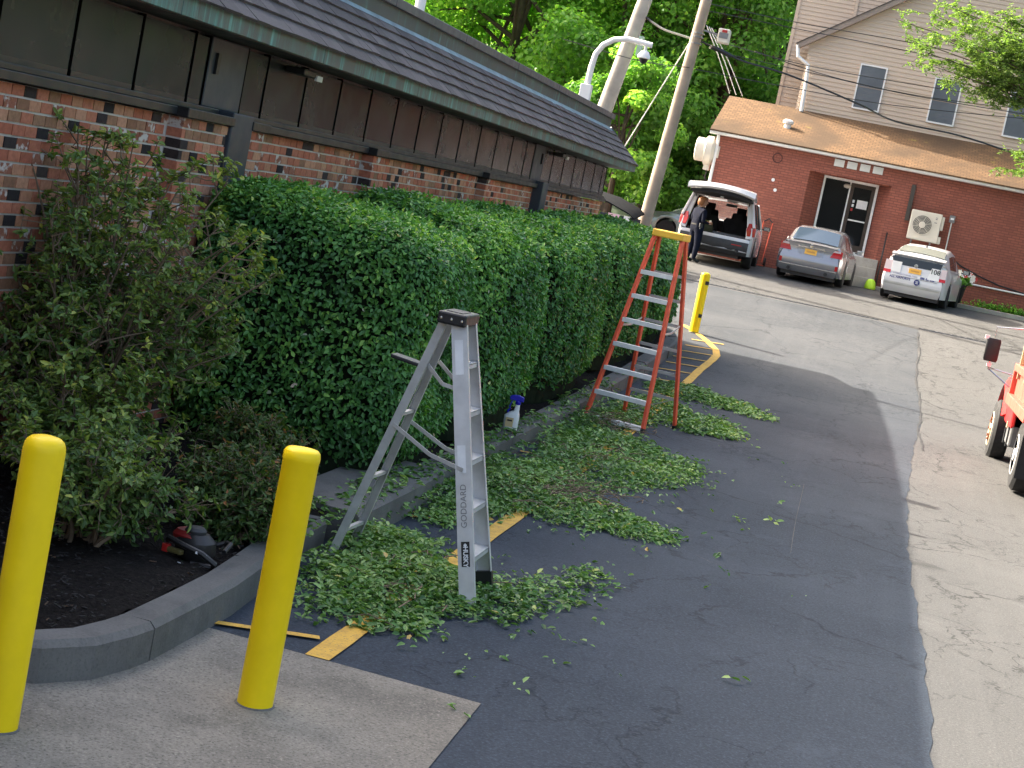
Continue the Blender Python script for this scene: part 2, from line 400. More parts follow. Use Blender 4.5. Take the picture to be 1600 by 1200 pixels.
# kerb around the planting bed: separate stones
def kerb_stone(par, path, w, h, dz=0):
    rings = []
    for i, (x, y) in enumerate(path):
        a = path[max(i-1, 0)]; b = path[min(i+1, len(path)-1)]; d = Vector((b[0]-a[0], b[1]-a[1])).normalized(); s = Vector((-d.y, d.x))
        g = gz(y)
        rings.append([(x, y, g-.1), (x, y, g+h-.03), (x+s.x*.03, y+s.y*.03, g+h), (x+s.x*w, y+s.y*w, g+h), (x+s.x*w, y+s.y*w, g-.1)])
    m_ = MB(); m_.loft(rings); o = m_.build('kerb_stone', MT['kerb'], par); return o
kb = bpy.data.objects.new('kerb', None); COL.objects.link(kb); structure(kb)
kerb_stone(kb, [(-6, 6.62), (-4.4, 6.64), (-3.7, 6.70), (-3.36, 6.78), (-3.13, 6.92), (-2.98, 7.15), (-2.92, 7.42), (-2.90, 7.60)], .17, .2)
kerb_stone(kb, [(-2.90, 7.615), (-2.90, 8.2), (-2.91, 8.7), (-2.95, 9.2), (-3.0, 9.7), (-3.04, 10.2), (-3.06, 10.72)], .17, .2)
kerb_stone(kb, [(-2.93, 10.98), (-2.93, 12.1), (-2.94, 13.35)], .60, .23)
for a, b in ((13.37, 16.3), (16.32, 19.4), (19.42, 22.6), (22.62, 25.8), (25.82, 28.6)):
    kerb_stone(kb, [(-3.0-.02*random.random(), a), (-3.0, (a+b)/2), (-3.0-.02*random.random(), b)], .2, .2+.015*random.random())
kerb_stone(kb, [(-3.0, 28.62), (-3.02, 29.6), (-3.08, 30.3), (-3.22, 30.9), (-3.5, 31.3), (-4.0, 31.5)], .2, .2)
# mulch bed
mb = MB(); xs = np.linspace(-5.49, -3.08, 26); ys = np.linspace(6.72, 33.9, 190)
def bedx(x, y):
    lim = -3.1 if y > 7.3 else -3.1-(7.3-y)*1.2
    if y > 30.4: lim = -3.3-(y-30.4)*.25
    if 10.9 < y < 13.4: lim = -3.45
    return -5.49+(x+5.49)*(lim+5.49)/(2.41)
vs = [(bedx(x, y), y, gz(y)+.15+.05*math.sin(x*3+y)*math.sin(y*1.3)+random.uniform(-.018, .022)+.06*((-3.08-x)/2.4)) for y in ys for x in xs]
n = len(xs); mb.add(vs, [(j*n+i, j*n+i+1, (j+1)*n+i+1, (j+1)*n+i) for j in range(len(ys)-1) for i in range(n-1)])
structure(mb.build('planting_bed', MT['mulch'], smooth=2))
ch = MB(); rc = random.Random(12)
for k in range(2600):
    y = 6.9+4.2*rc.random(); x = bedx(-5.2+2.1*rc.random(), y); a = rc.uniform(0, 3.14); l = rc.uniform(.012, .04); zz = gz(y)+.17+.05*math.sin(x*3+y)*math.sin(y*1.3)*0+.06*((-3.08-x)/2.4)+rc.uniform(-.01, .035); t_ = rc.uniform(-.4, .4)
    ch.bar((x, y, zz), (x+math.cos(a)*l, y+math.sin(a)*l, zz+t_*l), rc.uniform(.005, .014), .004, mi=0 if rc.random() < .93 else 1)
o = ch.build('bark_chips', [mat('black bark chip', (.012, .010, .009), .9, var=.5, vs=20), mat('brown bark chip', (.10, .06, .035), .9, var=.4, vs=20)]); o['kind'] = 'stuff'; tag(o, 'loose black bark chips covering the planting bed', 'mulch')

# ================================================================== brick building on the left
WX = -5.148; Y0B, Y1B = -4.0, 31.918
bld = thing('brick_building', 'low brick building with dark ribbon windows and shingled roof skirt behind the hedges', 'building', (WX, 20, 0))
PIL = [(11.934, 12.804), (13.263, 13.619), (16.754, 17.148), (21.837, 22.230), (6.739, 7.582)]
wall = MB(); wall.box(-5.522, WX-.008, Y0B, Y1B, -.2, 2.541)
for a, b in PIL: wall.box(WX-.008, WX+.112, a+.008, b-.008, -.2, 2.541)
wall.box(-14, -5.569, Y0B, Y1B, -.2, 3.158)
wo = wall.build('wall', MT['mortar'], bld, world=True)
BL, BH = .1565, .0789
def brick_mesh(var, k):
    b = MB(); L, Hh, D = BL-.011, BH-.0135, .12
    b.box(-D, 0, -L/2, L/2, -Hh/2, Hh/2)
    me = b.mesh('brick', MT['bricks'][var]); at = me.attributes.new('tint', 'FLOAT', 'POINT')
    at.data.foreach_set('value', [k]*8); return me
BM = [[brick_mesh(v, k) for k in (.1, .5, .9)] for v in range(5)]
rest = {v: MB() for v in range(5)}; nb = 0
cands = []
rr = random.Random(3)
for c in range(31):
    z = 2.545-BH*(c+.5)
    y = Y0B+(BL/2 if c % 2 else 0)
    while y < Y1B-BL/2:
        yc = y+BL/2; y += BL
        if 12.786 < yc < 13.272: continue
        x = WX
        if any(a-BL*.05 < yc < b+BL*.05 for a, b in PIL): continue
        var = rr.choices(range(5), (34, 27, 18, 9, 12))[0]
        cands.append((x+rr.uniform(-.002, .003), yc, z+rr.uniform(-.001, .001), var))
for a, b in PIL:
    for c in range(31):
        z = 2.545-BH*(c+.5); nB = max(2, round((b-a)/BL)); w_ = (b-a)/nB; ed_ = [a+w_*k for k in range(nB+1)]
        if c % 2: ed_ = [a]+[a+w_*(k+.5) for k in range(nB)]+[b]
        for e0, e1 in zip(ed_[:-1], ed_[1:]):
            if 12.786 < (e0+e1)/2 < 13.272: continue
            cands.append((WX+.12+rr.uniform(-.002, .003), (e0+e1)/2, z, rr.choices(range(5), (34, 27, 18, 9, 12))[0], (e1-e0)-.011))
cands = [q if len(q) == 5 else q+(BL-.011,) for q in cands]
near = [q for q in cands if 9.360 < q[1] < 13.946 and q[2] > 1.5]
near.sort(key=lambda q: (q[1]+(2.550-q[2])*1.2)); near = near[:296]; ns = set(near)
for (x, y, z, var, L) in cands:
    if (x, y, z, var, L) in ns:
        o = bpy.data.objects.new('brick', BM[var][rr.randrange(3)]); COL.objects.link(o); o.parent = wo
        o.scale = (1, L/(BL-.011), 1); o.location = (x, y, z)   # wall mesh is in world coordinates
    else:
        Hh = BH-.0135
        rest[var].box(x-.12, x, y-L/2, y+L/2, z-Hh/2, z+Hh/2)
allm = MB(); tints = []
for v in range(5):
    allm.add(rest[v].v, rest[v].f, v)
    for k in range(len(rest[v].v)//8): tints += [rr.random()]*8
me = allm.mesh('brick_courses', MT['bricks']); at = me.attributes.new('tint', 'FLOAT', 'POINT'); at.data.foreach_set('value', tints)
o = bpy.data.objects.new('brick_courses', me); link(o, wo, True); o['kind'] = 'stuff'
# sill
for a, b in ((Y0B, 12.786), (13.282, 25.412), (25.880, Y1B)):
    s = MB(); s.box(WX-.1, WX+.07, a, b, 2.550, 2.611); s.box(WX-.1, WX+.03, a, b, 2.611, 2.653); s.build('sill', MT['winframe'], bld, world=True, bevel=.006)
for a, b in PIL: s = MB(); s.box(WX+.06, WX+.16, a-.03, b+.03, 2.545, 2.616); s.build('sill_cap', MT['black'], bld, world=True, bevel=.006)
# steel columns with the flat panel between the windows
for a, b, pa, pb in ((12.804, 13.254, 12.468, 13.263), (25.431, 25.852, 25.057, 25.852)):
    s = MB(); s.box(WX-.1, WX+.15, a, b, -.1, 2.653); c = s.build('column', MT['steel'], bld, world=True, bevel=.01)
    s = MB(); s.box(WX-.1, WX+.165, a-.012, b+.012, 1.86, 1.90); s.build('collar', MT['black'], c, world=True)
    s = MB(); s.box(WX-.06, WX+.006, pa+.02, pb-.02, 2.653, 3.177); s.build('panel', MT['steel'], bld, world=True, bevel=.008)
# ribbon window
MT['void'] = mat('black gasket', (.002, .002, .002), .95, spec=.0)
MU = [Y0B+.05+k*.964 for k in range(14)]; MU = [y for y in MU if y < 8.986]+[9.332, 10.296, 11.260, 12.187, 12.468, 13.263, 13.750, 14.733, 15.725, 16.708, 17.681, 18.626, 19.581, 20.545, 21.547, 22.511, 23.494, 24.458, 25.057, 25.852, 26.573, 27.518, 28.501, 29.503, 30.514, 31.403, 31.871]
s = MB(); s.box(WX-.12, WX-.06, Y0B, Y1B, 2.653, 3.196); s.build('window_backing', MT['black'], bld, world=True)
for a, b in zip(MU[:-1], MU[1:]):
    if (a, b) in ((12.468, 13.263), (25.057, 25.852)): continue
    tilt = random.uniform(-.004, .004)
    p = MB(); p.add([(WX-.006+tilt, a+.016, 2.690), (WX-.006, b-.016, 2.690), (WX-.006, b-.016, 3.158), (WX-.006-tilt, a+.016, 3.158), (WX-.05, a+.016, 2.690), (WX-.05, b-.016, 2.690), (WX-.05, b-.016, 3.158), (WX-.05, a+.016, 3.158)],
        [(0,1,2,3),(7,6,5,4),(0,4,5,1),(1,5,6,2),(2,6,7,3),(3,7,4,0)]); p.build('window_pane', MT['pane'], bld, world=True)
    r_ = MB(); r_.box(WX-.055, WX-.002, a+.026, b-.026, 2.653, 2.690); r_.build('window_rail', MT['winframe'], bld, world=True)
for y in MU: s = MB(); s.box(WX-.055, WX-.001, y-.015, y+.015, 2.653, 3.177); s.build('mullion', MT['void'], bld, world=True)
s = MB(); s.box(WX-.02, WX+.03, 12.589, 12.645, 2.906, 3.065); s.build('door_pull', MT['black'], bld, world=True)
s = MB(); s.box(WX-.02, WX+.03, 25.600, 25.656, 2.906, 3.065); s.build('door_pull', MT['black'], bld, world=True)
# roof skirt
EX, EY, PX, PY, EZ, PZ = -4.717, 32.348, -5.251, 31.815, 3.329, 3.872
s = MB(); s.box(-5.242, EX-.03, Y0B, EY-.03, 3.188, 3.212); s.build('soffit', MT['winframe'], bld, world=True)
for k in range(13):
    a = Y0B+k*2.971; b = min(a+2.962, EY)
    s = MB(); s.box(EX-.03, EX, a, b, 3.193, 3.324); s.build('fascia', MT['fascia'], bld, world=True, bevel=.004)
s = MB(); s.box(-8, EX-.031, EY-.03, EY, 3.193, 3.324); s.build('end_fascia', MT['fascia'], bld, world=True)
s = MB(); s.add([(EX-.01, Y0B, 3.310), (EX-.01, EY-.01, 3.310), (PX, PY, PZ-.01), (PX, Y0B, PZ-.01), (-8, EY-.01, 3.310), (-8, PY, PZ-.01)], [(0,1,2,3),(1,4,5,2)]); s.build('roof_deck', MT['black'], bld, world=True)
sl_len = math.hypot(EX-PX, PZ-EZ); ud = Vector((PX-EX, 0, PZ-EZ)).normalized(); nd = Vector((ud.z, 0, -ud.x)); nC = 5; ex = sl_len/nC
shc = []
for c in range(nC):
    y = Y0B+(.12 if c % 2 else 0)
    ymax = EY-(c+.5)*ex*.707-.01
    while y < ymax:
        w = rr.uniform(.23, .33); shc.append((c, y, min(y+w-.004, ymax))); y += w
def shingle_geo(mbx, c, a, b):
    P0 = Vector((EX+.015, 0, EZ-.01))+ud*(c*ex-(.02 if c == 0 else .004)+rr.uniform(-.004, .004)); P1 = Vector((EX, 0, EZ))+ud*min(sl_len, (c+1)*ex+.03)
    t0 = .036+rr.uniform(-.003, .004); off0 = nd*t0; off1 = nd*.010
    vs = [P0+nd*.012, P0+off0, P1+off1, P1]
    mbx.add([(v.x, a, v.z) for v in vs]+[(v.x, b, v.z) for v in vs], [(0,1,2,3),(7,6,5,4),(0,4,5,1),(1,5,6,2),(2,6,7,3)])
sh_near = [q for q in shc if q[1] > 11.419]; sh_near.sort(key=lambda q: q[1]); sh_near = set(sh_near[:296])
far_sh = MB(); ft = []
for q in shc:
    if q in sh_near:
        s = MB(); shingle_geo(s, *q); o = s.build('shingle', MT['shingle'], bld, world=True); at = o.data.attributes.new('tint', 'FLOAT', 'POINT'); at.data.foreach_set('value', [rr.random()]*8)
    else: shingle_geo(far_sh, *q); ft += [rr.random()]*8
o = far_sh.build('shingle_courses', MT['shingle'], bld, world=True); at = o.data.attributes.new('tint', 'FLOAT', 'POINT'); at.data.foreach_set('value', ft); o['kind'] = 'stuff'
s = MB(); s.bar((EX+.02, EY+.0, EZ-.02), (PX+.01, PY+.01, PZ+.02), .05, .03); s.build('hip_flashing', MT['cap'], bld, world=True)
s = MB(); s.add([(EX-.52*(EX-PX)*0+PX+.085, Y0B, PZ-.055), (PX+.085, PY-.0, PZ-.055), (PX+.0, PY, PZ+.03), (PX+.0, Y0B, PZ+.03)], [(0,1,2,3)]); s.build('flashing', MT['flash'], bld, world=True)
s = MB(); s.box(PX-.25, PX+.004, Y0B, PY, PZ-.1, 4.050); s.build('parapet', MT['parapet'], bld, world=True)
y = Y0B
while y < PY:
    b = min(y+3.018, PY+.06); s = MB(); s.box(PX-.3, PX+.05, y, b-.012, 4.045, 4.138); s.build('cap_segment', MT['cap'], bld, world=True, bevel=.008); y = b
s = MB(); s.box(-14, PX-.2, Y0B, PY, 3.188, 3.937); s.build('flat_roof', MT['darkgrey'], bld, world=True)
# flood lights under the eave
for yy in (14.274, 26.442):
    s = MB(); s.box(WX+.03, WX+.2, yy-.2, yy+.2, 3.084, 3.140); f_ = s.build('flood_light', MT['black'], bld, world=True, bevel=.01)
    s = MB(); s.tube([(WX+.1, yy-.1, 3.158), (WX+.1, yy-.1, 3.084)], .02, 8); s.build('bracket', MT['grey'], f_, world=True)
    s = MB(); s.box(WX+.19, WX+.215, yy+.1, yy+.24, 3.065, 3.112); s.build('lens', MT['sticker'], f_, world=True)
# white gooseneck camera pole standing on the parapet corner
YC = 31.075
b0 = atY(917, 150, YC); t = thing('camera_pole', 'white gooseneck pole with dome camera standing on the roof parapet', 'camera', (b0[0], YC, 4.094))
s = MB(); bb = atY(915, 143, YC); s.box(bb[0]-.10, bb[0]+.10, YC-.08, YC+.08, 4.108, bb[2]+.13); s.build('mount_box', MT['white'], t, world=True, bevel=.01)
pp = [atY(x, y, YC) for x, y in ((918, 131), (924, 105), (931, 84), (943, 70), (960, 62), (980, 61), (1000, 66), (1019, 71))]
s = MB(); s.tube(pp, [.055]*2+[.05]*6, 12); s.build('arm', MT['white'], t, world=True, smooth=True)
hd = atY(1010, 70, YC); s = MB(); s.tube([hd, hd-np.array([0, 0, .12])], .03, 10); s.lathe([(.03, .02), (.07, 0), (.11, -.07), (.115, -.12), (.10, -.13)], 16, (hd[0]-.0, YC, hd[2]-.12)); hh = s.build('housing', MT['white'], t, world=True, smooth=True)
s = MB(); s.lathe([(.08, 0), (.07, -.045), (.04, -.075), (.0, -.085)], 14, (hd[0], YC, hd[2]-.25)); s.build('dome', MT['black'], hh, world=True, smooth=True)
pv = atX(657, 6, -5.616); s = MB(); s.lathe([(.06, 0), (.06, .6), (.0, .6)], 12, (pv[0], pv[1], 3.907)); o = s.build('vent_pipe', MT['white'], smooth=True); tag(o, 'short white vent pipe rising behind the roof parapet', 'pipe')
# ================================================================== foliage helpers
def vnoise(P, seed, f):
    g = np.random.default_rng(seed); out = np.zeros(len(P))
    for k in range(6):
        w = g.normal(size=3)*f*(1+.5*k); out += np.sin(P@w+g.uniform(0, 6.28))/(1+.6*k)
    return out/2.2
def unit(a): return a/np.maximum(np.linalg.norm(a, axis=1, keepdims=True), 1e-9)
def leaf_mesh(name, P, N, D, S, tint, material, width=.42, fold=.12, curl=.1):
    n = len(P); N = unit(N); D = unit(D-N*np.sum(D*N, 1, keepdims=True)); T = np.cross(N, D); S = S[:, None]
    b = P; tip = P+D*S-N*S*curl
    l1 = P+D*S*.33+T*S*width*.5+N*S*fold; l2 = P+D*S*.72+T*S*width*.36+N*S*fold*.5
    r1 = P+D*S*.33-T*S*width*.5+N*S*fold; r2 = P+D*S*.72-T*S*width*.36+N*S*fold*.5
    V = np.stack([b, r1, r2, tip, l2, l1], 1).reshape(-1, 3).astype(np.float32)
    i = np.arange(n)[:, None]*6
    Q = np.concatenate([i+[0, 1, 2, 3], i+[0, 3, 4, 5]], 1).reshape(-1).astype(np.int32)
    me = bpy.data.meshes.new(name); me.vertices.add(6*n); me.vertices.foreach_set('co', V.ravel())
    me.loops.add(8*n); me.loops.foreach_set('vertex_index', Q)
    me.polygons.add(2*n); me.polygons.foreach_set('loop_start', np.arange(0, 8*n, 4, dtype=np.int32))
    me.update(calc_edges=True)
    at = me.attributes.new('tint', 'FLOAT', 'POINT'); at.data.foreach_set('value', np.repeat(np.clip(tint, 0, 1), 6).astype(np.float32))
    me.materials.append(material); return me
def leaf_obj(name, parent, world, *a, **k):
    o = bpy.data.objects.new(name, leaf_mesh(name, *a, **k)); link(o, parent, world); return o
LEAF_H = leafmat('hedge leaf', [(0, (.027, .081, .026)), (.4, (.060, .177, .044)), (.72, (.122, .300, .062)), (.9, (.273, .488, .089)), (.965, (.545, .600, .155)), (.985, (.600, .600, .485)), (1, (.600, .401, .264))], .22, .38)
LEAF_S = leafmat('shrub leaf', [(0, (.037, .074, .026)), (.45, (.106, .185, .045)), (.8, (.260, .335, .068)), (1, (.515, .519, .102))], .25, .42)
LEAF_B = leafmat('small bush leaf', [(0, (.018, .041, .013)), (.5, (.048, .101, .024)), (.85, (.108, .149, .033)), (1, (.336, .135, .050))], .25, .5)
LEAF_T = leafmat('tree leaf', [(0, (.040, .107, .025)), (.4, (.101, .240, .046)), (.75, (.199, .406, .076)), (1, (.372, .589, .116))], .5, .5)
LEAF_L = leafmat('locust leaf', [(0, (.061, .115, .030)), (.5, (.115, .203, .047)), (1, (.203, .290, .081))], .4, .5)
LEAF_C = leafmat('cut leaf', [(0, (.037, .095, .027)), (.4, (.085, .191, .046)), (.75, (.177, .315, .082)), (.93, (.328, .471, .164)), (.97, (.469, .538, .164)), (1, (.600, .359, .099))], .2, .42)

# ================================================================== clipped hedge bushes
def superq(dims, n, g, p=4.6):
    a = np.array(dims); pts = []
    areas = np.array([a[1]*a[2]]*2+[a[0]*a[2]]*2+[a[0]*a[1]*1.6]); pick = g.choice(5, n, p=areas/areas.sum())
    P = g.uniform(-1, 1, (n, 3))
    for k, (ax, sg) in enumerate(((0, -1), (0, 1), (1, -1), (1, 1), (2, 1))): P[pick == k, ax] = sg
    s = (np.abs(P)**p).sum(1)**(1/p); P = P/s[:, None]
    Nn = unit(np.sign(P)*np.abs(P)**(p-1)/a); return P*a, Nn
def hedge(label, x0, x1, y0, y1, ztop, n, leaf, seed, group, tilt=.09, pw=4.3):
    g = np.random.default_rng(seed); gy = gz((y0+y1)/2); c = np.array([(x0+x1)/2, (y0+y1)/2, (gy+.12+ztop)/2]); dims = np.array([(x1-x0)/2, (y1-y0)/2, (ztop-gy-.12)/2])
    t = thing('hedge_bush', label, 'hedge', (c[0], c[1], gy+.1), group=group)
    P, N = superq(dims, n, g, pw)
    keep = (N[:, 1] < .8) | (g.random(n) < .3); P = P[keep]; N = N[keep]; n = len(P)
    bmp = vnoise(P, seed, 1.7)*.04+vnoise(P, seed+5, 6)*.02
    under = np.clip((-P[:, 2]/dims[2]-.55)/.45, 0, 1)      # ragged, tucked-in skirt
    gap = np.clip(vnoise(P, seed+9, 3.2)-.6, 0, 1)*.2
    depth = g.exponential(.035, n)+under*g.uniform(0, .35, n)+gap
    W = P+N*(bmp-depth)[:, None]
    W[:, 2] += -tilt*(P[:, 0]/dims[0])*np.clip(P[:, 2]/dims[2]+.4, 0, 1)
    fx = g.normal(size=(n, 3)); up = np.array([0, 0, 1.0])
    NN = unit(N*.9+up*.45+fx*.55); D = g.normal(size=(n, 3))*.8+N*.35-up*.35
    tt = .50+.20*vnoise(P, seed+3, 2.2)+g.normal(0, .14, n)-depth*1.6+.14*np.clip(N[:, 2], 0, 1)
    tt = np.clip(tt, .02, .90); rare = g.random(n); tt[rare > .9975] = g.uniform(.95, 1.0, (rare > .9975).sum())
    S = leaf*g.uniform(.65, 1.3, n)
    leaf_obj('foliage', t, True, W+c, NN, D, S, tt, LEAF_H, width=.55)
    # stray shoots above the trim line
    m_ = max(60, n//90); P2, N2 = superq(dims, m_*3, g, pw); sel = N2[:, 2] > .3; P2 = P2[sel][:m_]; k = len(P2)
    base = P2+c+N2[sel][:m_]*0 if False else P2+c
    rep = np.repeat(base, 4, 0); off = np.tile(np.linspace(.0, .055, 4), k)[:, None]
    Dd = np.repeat(unit(g.normal(size=(k, 3))*.5+up), 4, 0)
    rep[:, 2] += -tilt*((rep[:, 0]-c[0])/dims[0])
    so_ = leaf_obj('shoots', t, True, rep+Dd*off, unit(g.normal(size=(4*k, 3))+up), g.normal(size=(4*k, 3))+up*.3, leaf*g.uniform(.7, 1.2, 4*k), g.uniform(.5, .95, 4*k), LEAF_H, width=.5); so_['kind'] = 'stuff'
    # dark twiggy heart
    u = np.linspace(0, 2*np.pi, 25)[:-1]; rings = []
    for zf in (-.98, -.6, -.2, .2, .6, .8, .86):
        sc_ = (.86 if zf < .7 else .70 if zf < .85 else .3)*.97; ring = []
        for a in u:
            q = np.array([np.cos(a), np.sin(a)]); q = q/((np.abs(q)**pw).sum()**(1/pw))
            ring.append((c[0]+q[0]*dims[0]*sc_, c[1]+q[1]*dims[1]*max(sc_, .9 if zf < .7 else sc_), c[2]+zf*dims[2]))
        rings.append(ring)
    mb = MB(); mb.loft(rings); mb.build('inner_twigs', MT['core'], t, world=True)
    mb = MB()
    for k in range(7): x = c[0]+g.uniform(-.7, .7)*dims[0]; y = c[1]+g.uniform(-.8, .8)*dims[1]; mb.tube([(x, y, gy), (x+g.uniform(-.1, .1), y, gy+.5)], [.03, .018], 6)
    mb.build('stem', MT['bark'], t, world=True)
HG = 'clipped hedge bushes in a row beside the brick wall'
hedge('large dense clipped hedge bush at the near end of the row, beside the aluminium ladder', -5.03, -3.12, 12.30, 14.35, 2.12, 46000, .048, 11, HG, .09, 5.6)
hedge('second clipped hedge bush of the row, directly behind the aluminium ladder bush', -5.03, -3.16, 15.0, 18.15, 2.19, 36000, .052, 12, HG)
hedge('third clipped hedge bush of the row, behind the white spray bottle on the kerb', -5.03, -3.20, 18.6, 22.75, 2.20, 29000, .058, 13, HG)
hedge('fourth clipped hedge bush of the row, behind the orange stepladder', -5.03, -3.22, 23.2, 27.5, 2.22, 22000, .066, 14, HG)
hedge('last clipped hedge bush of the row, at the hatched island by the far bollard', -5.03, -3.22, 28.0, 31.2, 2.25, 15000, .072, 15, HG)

# ================================================================== big loose shrub in the near bed
def rosette(g, p, d, n, size):
    d = d/np.linalg.norm(d); out = []
    for k in range(n):
        a = g.uniform(0, 6.28); s = np.cross(d, [0.3, 0.2, 1.0]); s /= np.linalg.norm(s)+1e-9; u = np.cross(d, s)
        r = s*np.cos(a)+u*np.sin(a); dd = d*g.uniform(.1, .9)+r; out.append((p-d*g.uniform(0, .05), d*.8+r*-.3+np.array([0, 0, .5]), dd, size*g.uniform(.6, 1.25)))
    return out
def loose_shrub(t, c, hgt, spread, nst, seed, leaf, material, lean=(0, 0), dens=1.0):
    g = np.random.default_rng(seed); tw = MB(); L = []
    for k in range(nst):
        a = 2*math.pi*k/nst+g.uniform(-.3, .3); out = spread*g.uniform(.25, 1.0); h = hgt*g.uniform(.55, 1.08)*(1-.30*out/spread)
        p0 = np.array([c[0]+g.uniform(-.12, .12), c[1]+g.uniform(-.12, .12), c[2]]); tip = np.array([c[0]+math.cos(a)*out+lean[0]*h, c[1]+math.sin(a)*out*.8+lean[1]*h, c[2]+h])
        mid = (p0+tip)/2+np.array([math.cos(a)*out*-.18, math.sin(a)*out*-.18, .10*h])+g.normal(0, .04, 3)
        pts = [p0*(1-s)**2+mid*2*s*(1-s)+tip*s*s for s in np.linspace(0, 1, 8)]
        tw.tube(pts, list(np.linspace(.016, .004, 8)), 5)
        L += rosette(g, tip, tip-mid, 12, leaf)
        for b in range(int(11*dens)):
            s = g.uniform(.22, .98); q = p0*(1-s)**2+mid*2*s*(1-s)+tip*s*s
            d = unit((tip-p0)[None])[0]*.6+g.normal(0, .75, 3)*np.array([1, 1, .7])+np.array([0, 0, .25]); d /= np.linalg.norm(d); ln = g.uniform(.12, .42)*(1.15-s*.6)*hgt/1.9
            e = q+d*ln; m2 = (q+e)/2+g.normal(0, .02, 3); tw.tube([q, m2, e], [.006, .0045, .003], 4)
            L += rosette(g, e, d, int(g.integers(8, 14)), leaf)
            for w in range(3):
                q2 = q+(e-q)*g.uniform(.3, .9); d2 = d*.7+g.normal(0, .6, 3)+np.array([0, 0, .2]); d2 /= np.linalg.norm(d2); e2 = q2+d2*g.uniform(.05, .18)
                tw.tube([q2, e2], [.003, .002], 3); L += rosette(g, e2, d2, int(g.integers(5, 10)), leaf)
    tw.build('branches', MT['twig'], t, world=True)
    P = np.array([x[0] for x in L]); N = np.array([x[1] for x in L])+g.normal(0, .35, (len(L), 3)); D = np.array([x[2] for x in L]); S = np.array([x[3] for x in L])
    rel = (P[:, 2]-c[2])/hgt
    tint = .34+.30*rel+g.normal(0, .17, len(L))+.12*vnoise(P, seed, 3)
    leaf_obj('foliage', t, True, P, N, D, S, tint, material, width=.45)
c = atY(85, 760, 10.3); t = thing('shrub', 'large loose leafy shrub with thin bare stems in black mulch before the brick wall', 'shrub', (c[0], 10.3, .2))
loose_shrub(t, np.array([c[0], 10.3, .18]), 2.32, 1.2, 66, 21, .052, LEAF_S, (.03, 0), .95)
c2 = atY(90, 800, 9.6); loose_shrub(t, np.array([c2[0], 9.6, .16]), 1.0, .85, 26, 25, .050, LEAF_S, (.02, 0), 1.0)
c2 = atY(120, 880, 8.75); loose_shrub(t, np.array([c2[0], 8.75, .16]), .72, .66, 24, 27, .048, LEAF_S, (0, 0), 1.0)
c = atY(372, 840, 9.75); t = thing('low_bush', 'low rounded bush with small reddish leaves at the kerb beside the near hedge', 'bush', (c[0], 9.75, .2))
loose_shrub(t, np.array([c[0]-.05, 9.75, .16]), .50, .40, 40, 31, .042, LEAF_B, (0, 0), 1.6)
loose_shrub(t, np.array([c[0]-.32, 10.6, .16]), .6, .5, 30, 33, .044, LEAF_B, (0, 0), 1.5)

# ================================================================== cut leaves on the ground
def clippings(name, label, blobs, n, leaf, seed, kerbside=True):
    g = np.random.default_rng(seed); P = []
    w = np.array([b[4] for b in blobs], float); pk = g.choice(len(blobs), n, p=w/w.sum())
    X = np.zeros(n); Y = np.zeros(n); Z = np.zeros(n)
    for i in range(n):
        cx, cy, rx, ry, _, hh = blobs[pk[i]]; r = math.sqrt(g.random())*(1+.35*abs(g.normal()) if g.random() < .2 else 1); a = g.uniform(0, 6.28)
        X[i] = cx+rx*r*math.cos(a); Y[i] = cy+ry*r*math.sin(a); Z[i] = hh*max(0, 1-r*r)*g.random()
    base = np.array([gz(y) for y in Y]); base = base+np.where(X < -2.97, .21, np.where(X < -2.9, .10, .016))
    # leaves come as small sprigs
    k = g.integers(1, 6, n); idx = np.repeat(np.arange(n), k); m_ = len(idx)
    P = np.stack([X[idx]+g.normal(0, .035, m_), Y[idx]+g.normal(0, .035, m_), base[idx]+Z[idx]+g.uniform(.002, .022, m_)], 1)
    P[:, 0] = np.where((X[idx] > -2.97) & (P[:, 0] < -2.95), -2.95, P[:, 0])
    N = np.stack([g.normal(0, .42, m_), g.normal(0, .42, m_), np.ones(m_)], 1); D = np.stack([g.normal(size=m_), g.normal(size=m_), g.normal(0, .25, m_)], 1)
    tint = .52+.2*g.normal(size=n)[idx]*.7+g.normal(0, .14, m_)+.2*vnoise(P, seed, 2.5)
    rare = g.random(m_); tint = np.clip(tint, .03, .92); tint[rare > .985] = g.uniform(.93, 1, (rare > .985).sum())
    o = leaf_obj(name, None, False, P, N, D, leaf*g.uniform(.4, 1.5, m_), tint, LEAF_C, width=.48, fold=.10, curl=.12)
    o['kind'] = 'stuff'; tag(o, label, 'leaves'); return g
# (x, y, rx, ry, weight, pile height)
clippings('cut_leaves', 'heap of cut green leaves around the feet of the aluminium stepladder', [(-2.42, 10.2, .50, .85, 10, .14), (-2.7, 10.9, .30, .7, 6, .16), (-1.95, 10.35, .40, .45, 3, .05), (-2.3, 9.35, .35, .3, 2, .03), (-1.68, 10.9, .3, .5, 1, .015), (-1.45, 11.5, .16, .5, .6, .05)], 3400, .047, 41)
clippings('cut_leaves', 'long heap of cut leaves along the kerb below the white spray bottle', [(-2.72, 13.2, .26, 1.0, 4, .08), (-2.55, 14.7, .45, 1.5, 12, .16), (-1.95, 14.1, .5, .75, 4, .06), (-1.5, 13.9, .32, .45, 1.6, .03), (-2.2, 16.6, .6, 1.3, 7, .10), (-1.6, 17.2, .35, .8, 2, .05), (-1.25, 13.8, .2, .2, .4, .02)], 5400, .047, 42)
clippings('cut_leaves', 'spread of cut leaves between the long leaf heap and the orange stepladder', [(-2.6, 20.8, .35, .9, 3, .08), (-2.7, 17.8, .28, 1.2, 3, .10), (-2.4, 18.5, .55, .9, 6, .10), (-1.7, 18.1, .4, .7, 2, .05), (-2.75, 19.8, .22, 1.4, 3, .10)], 2100, .055, 43)
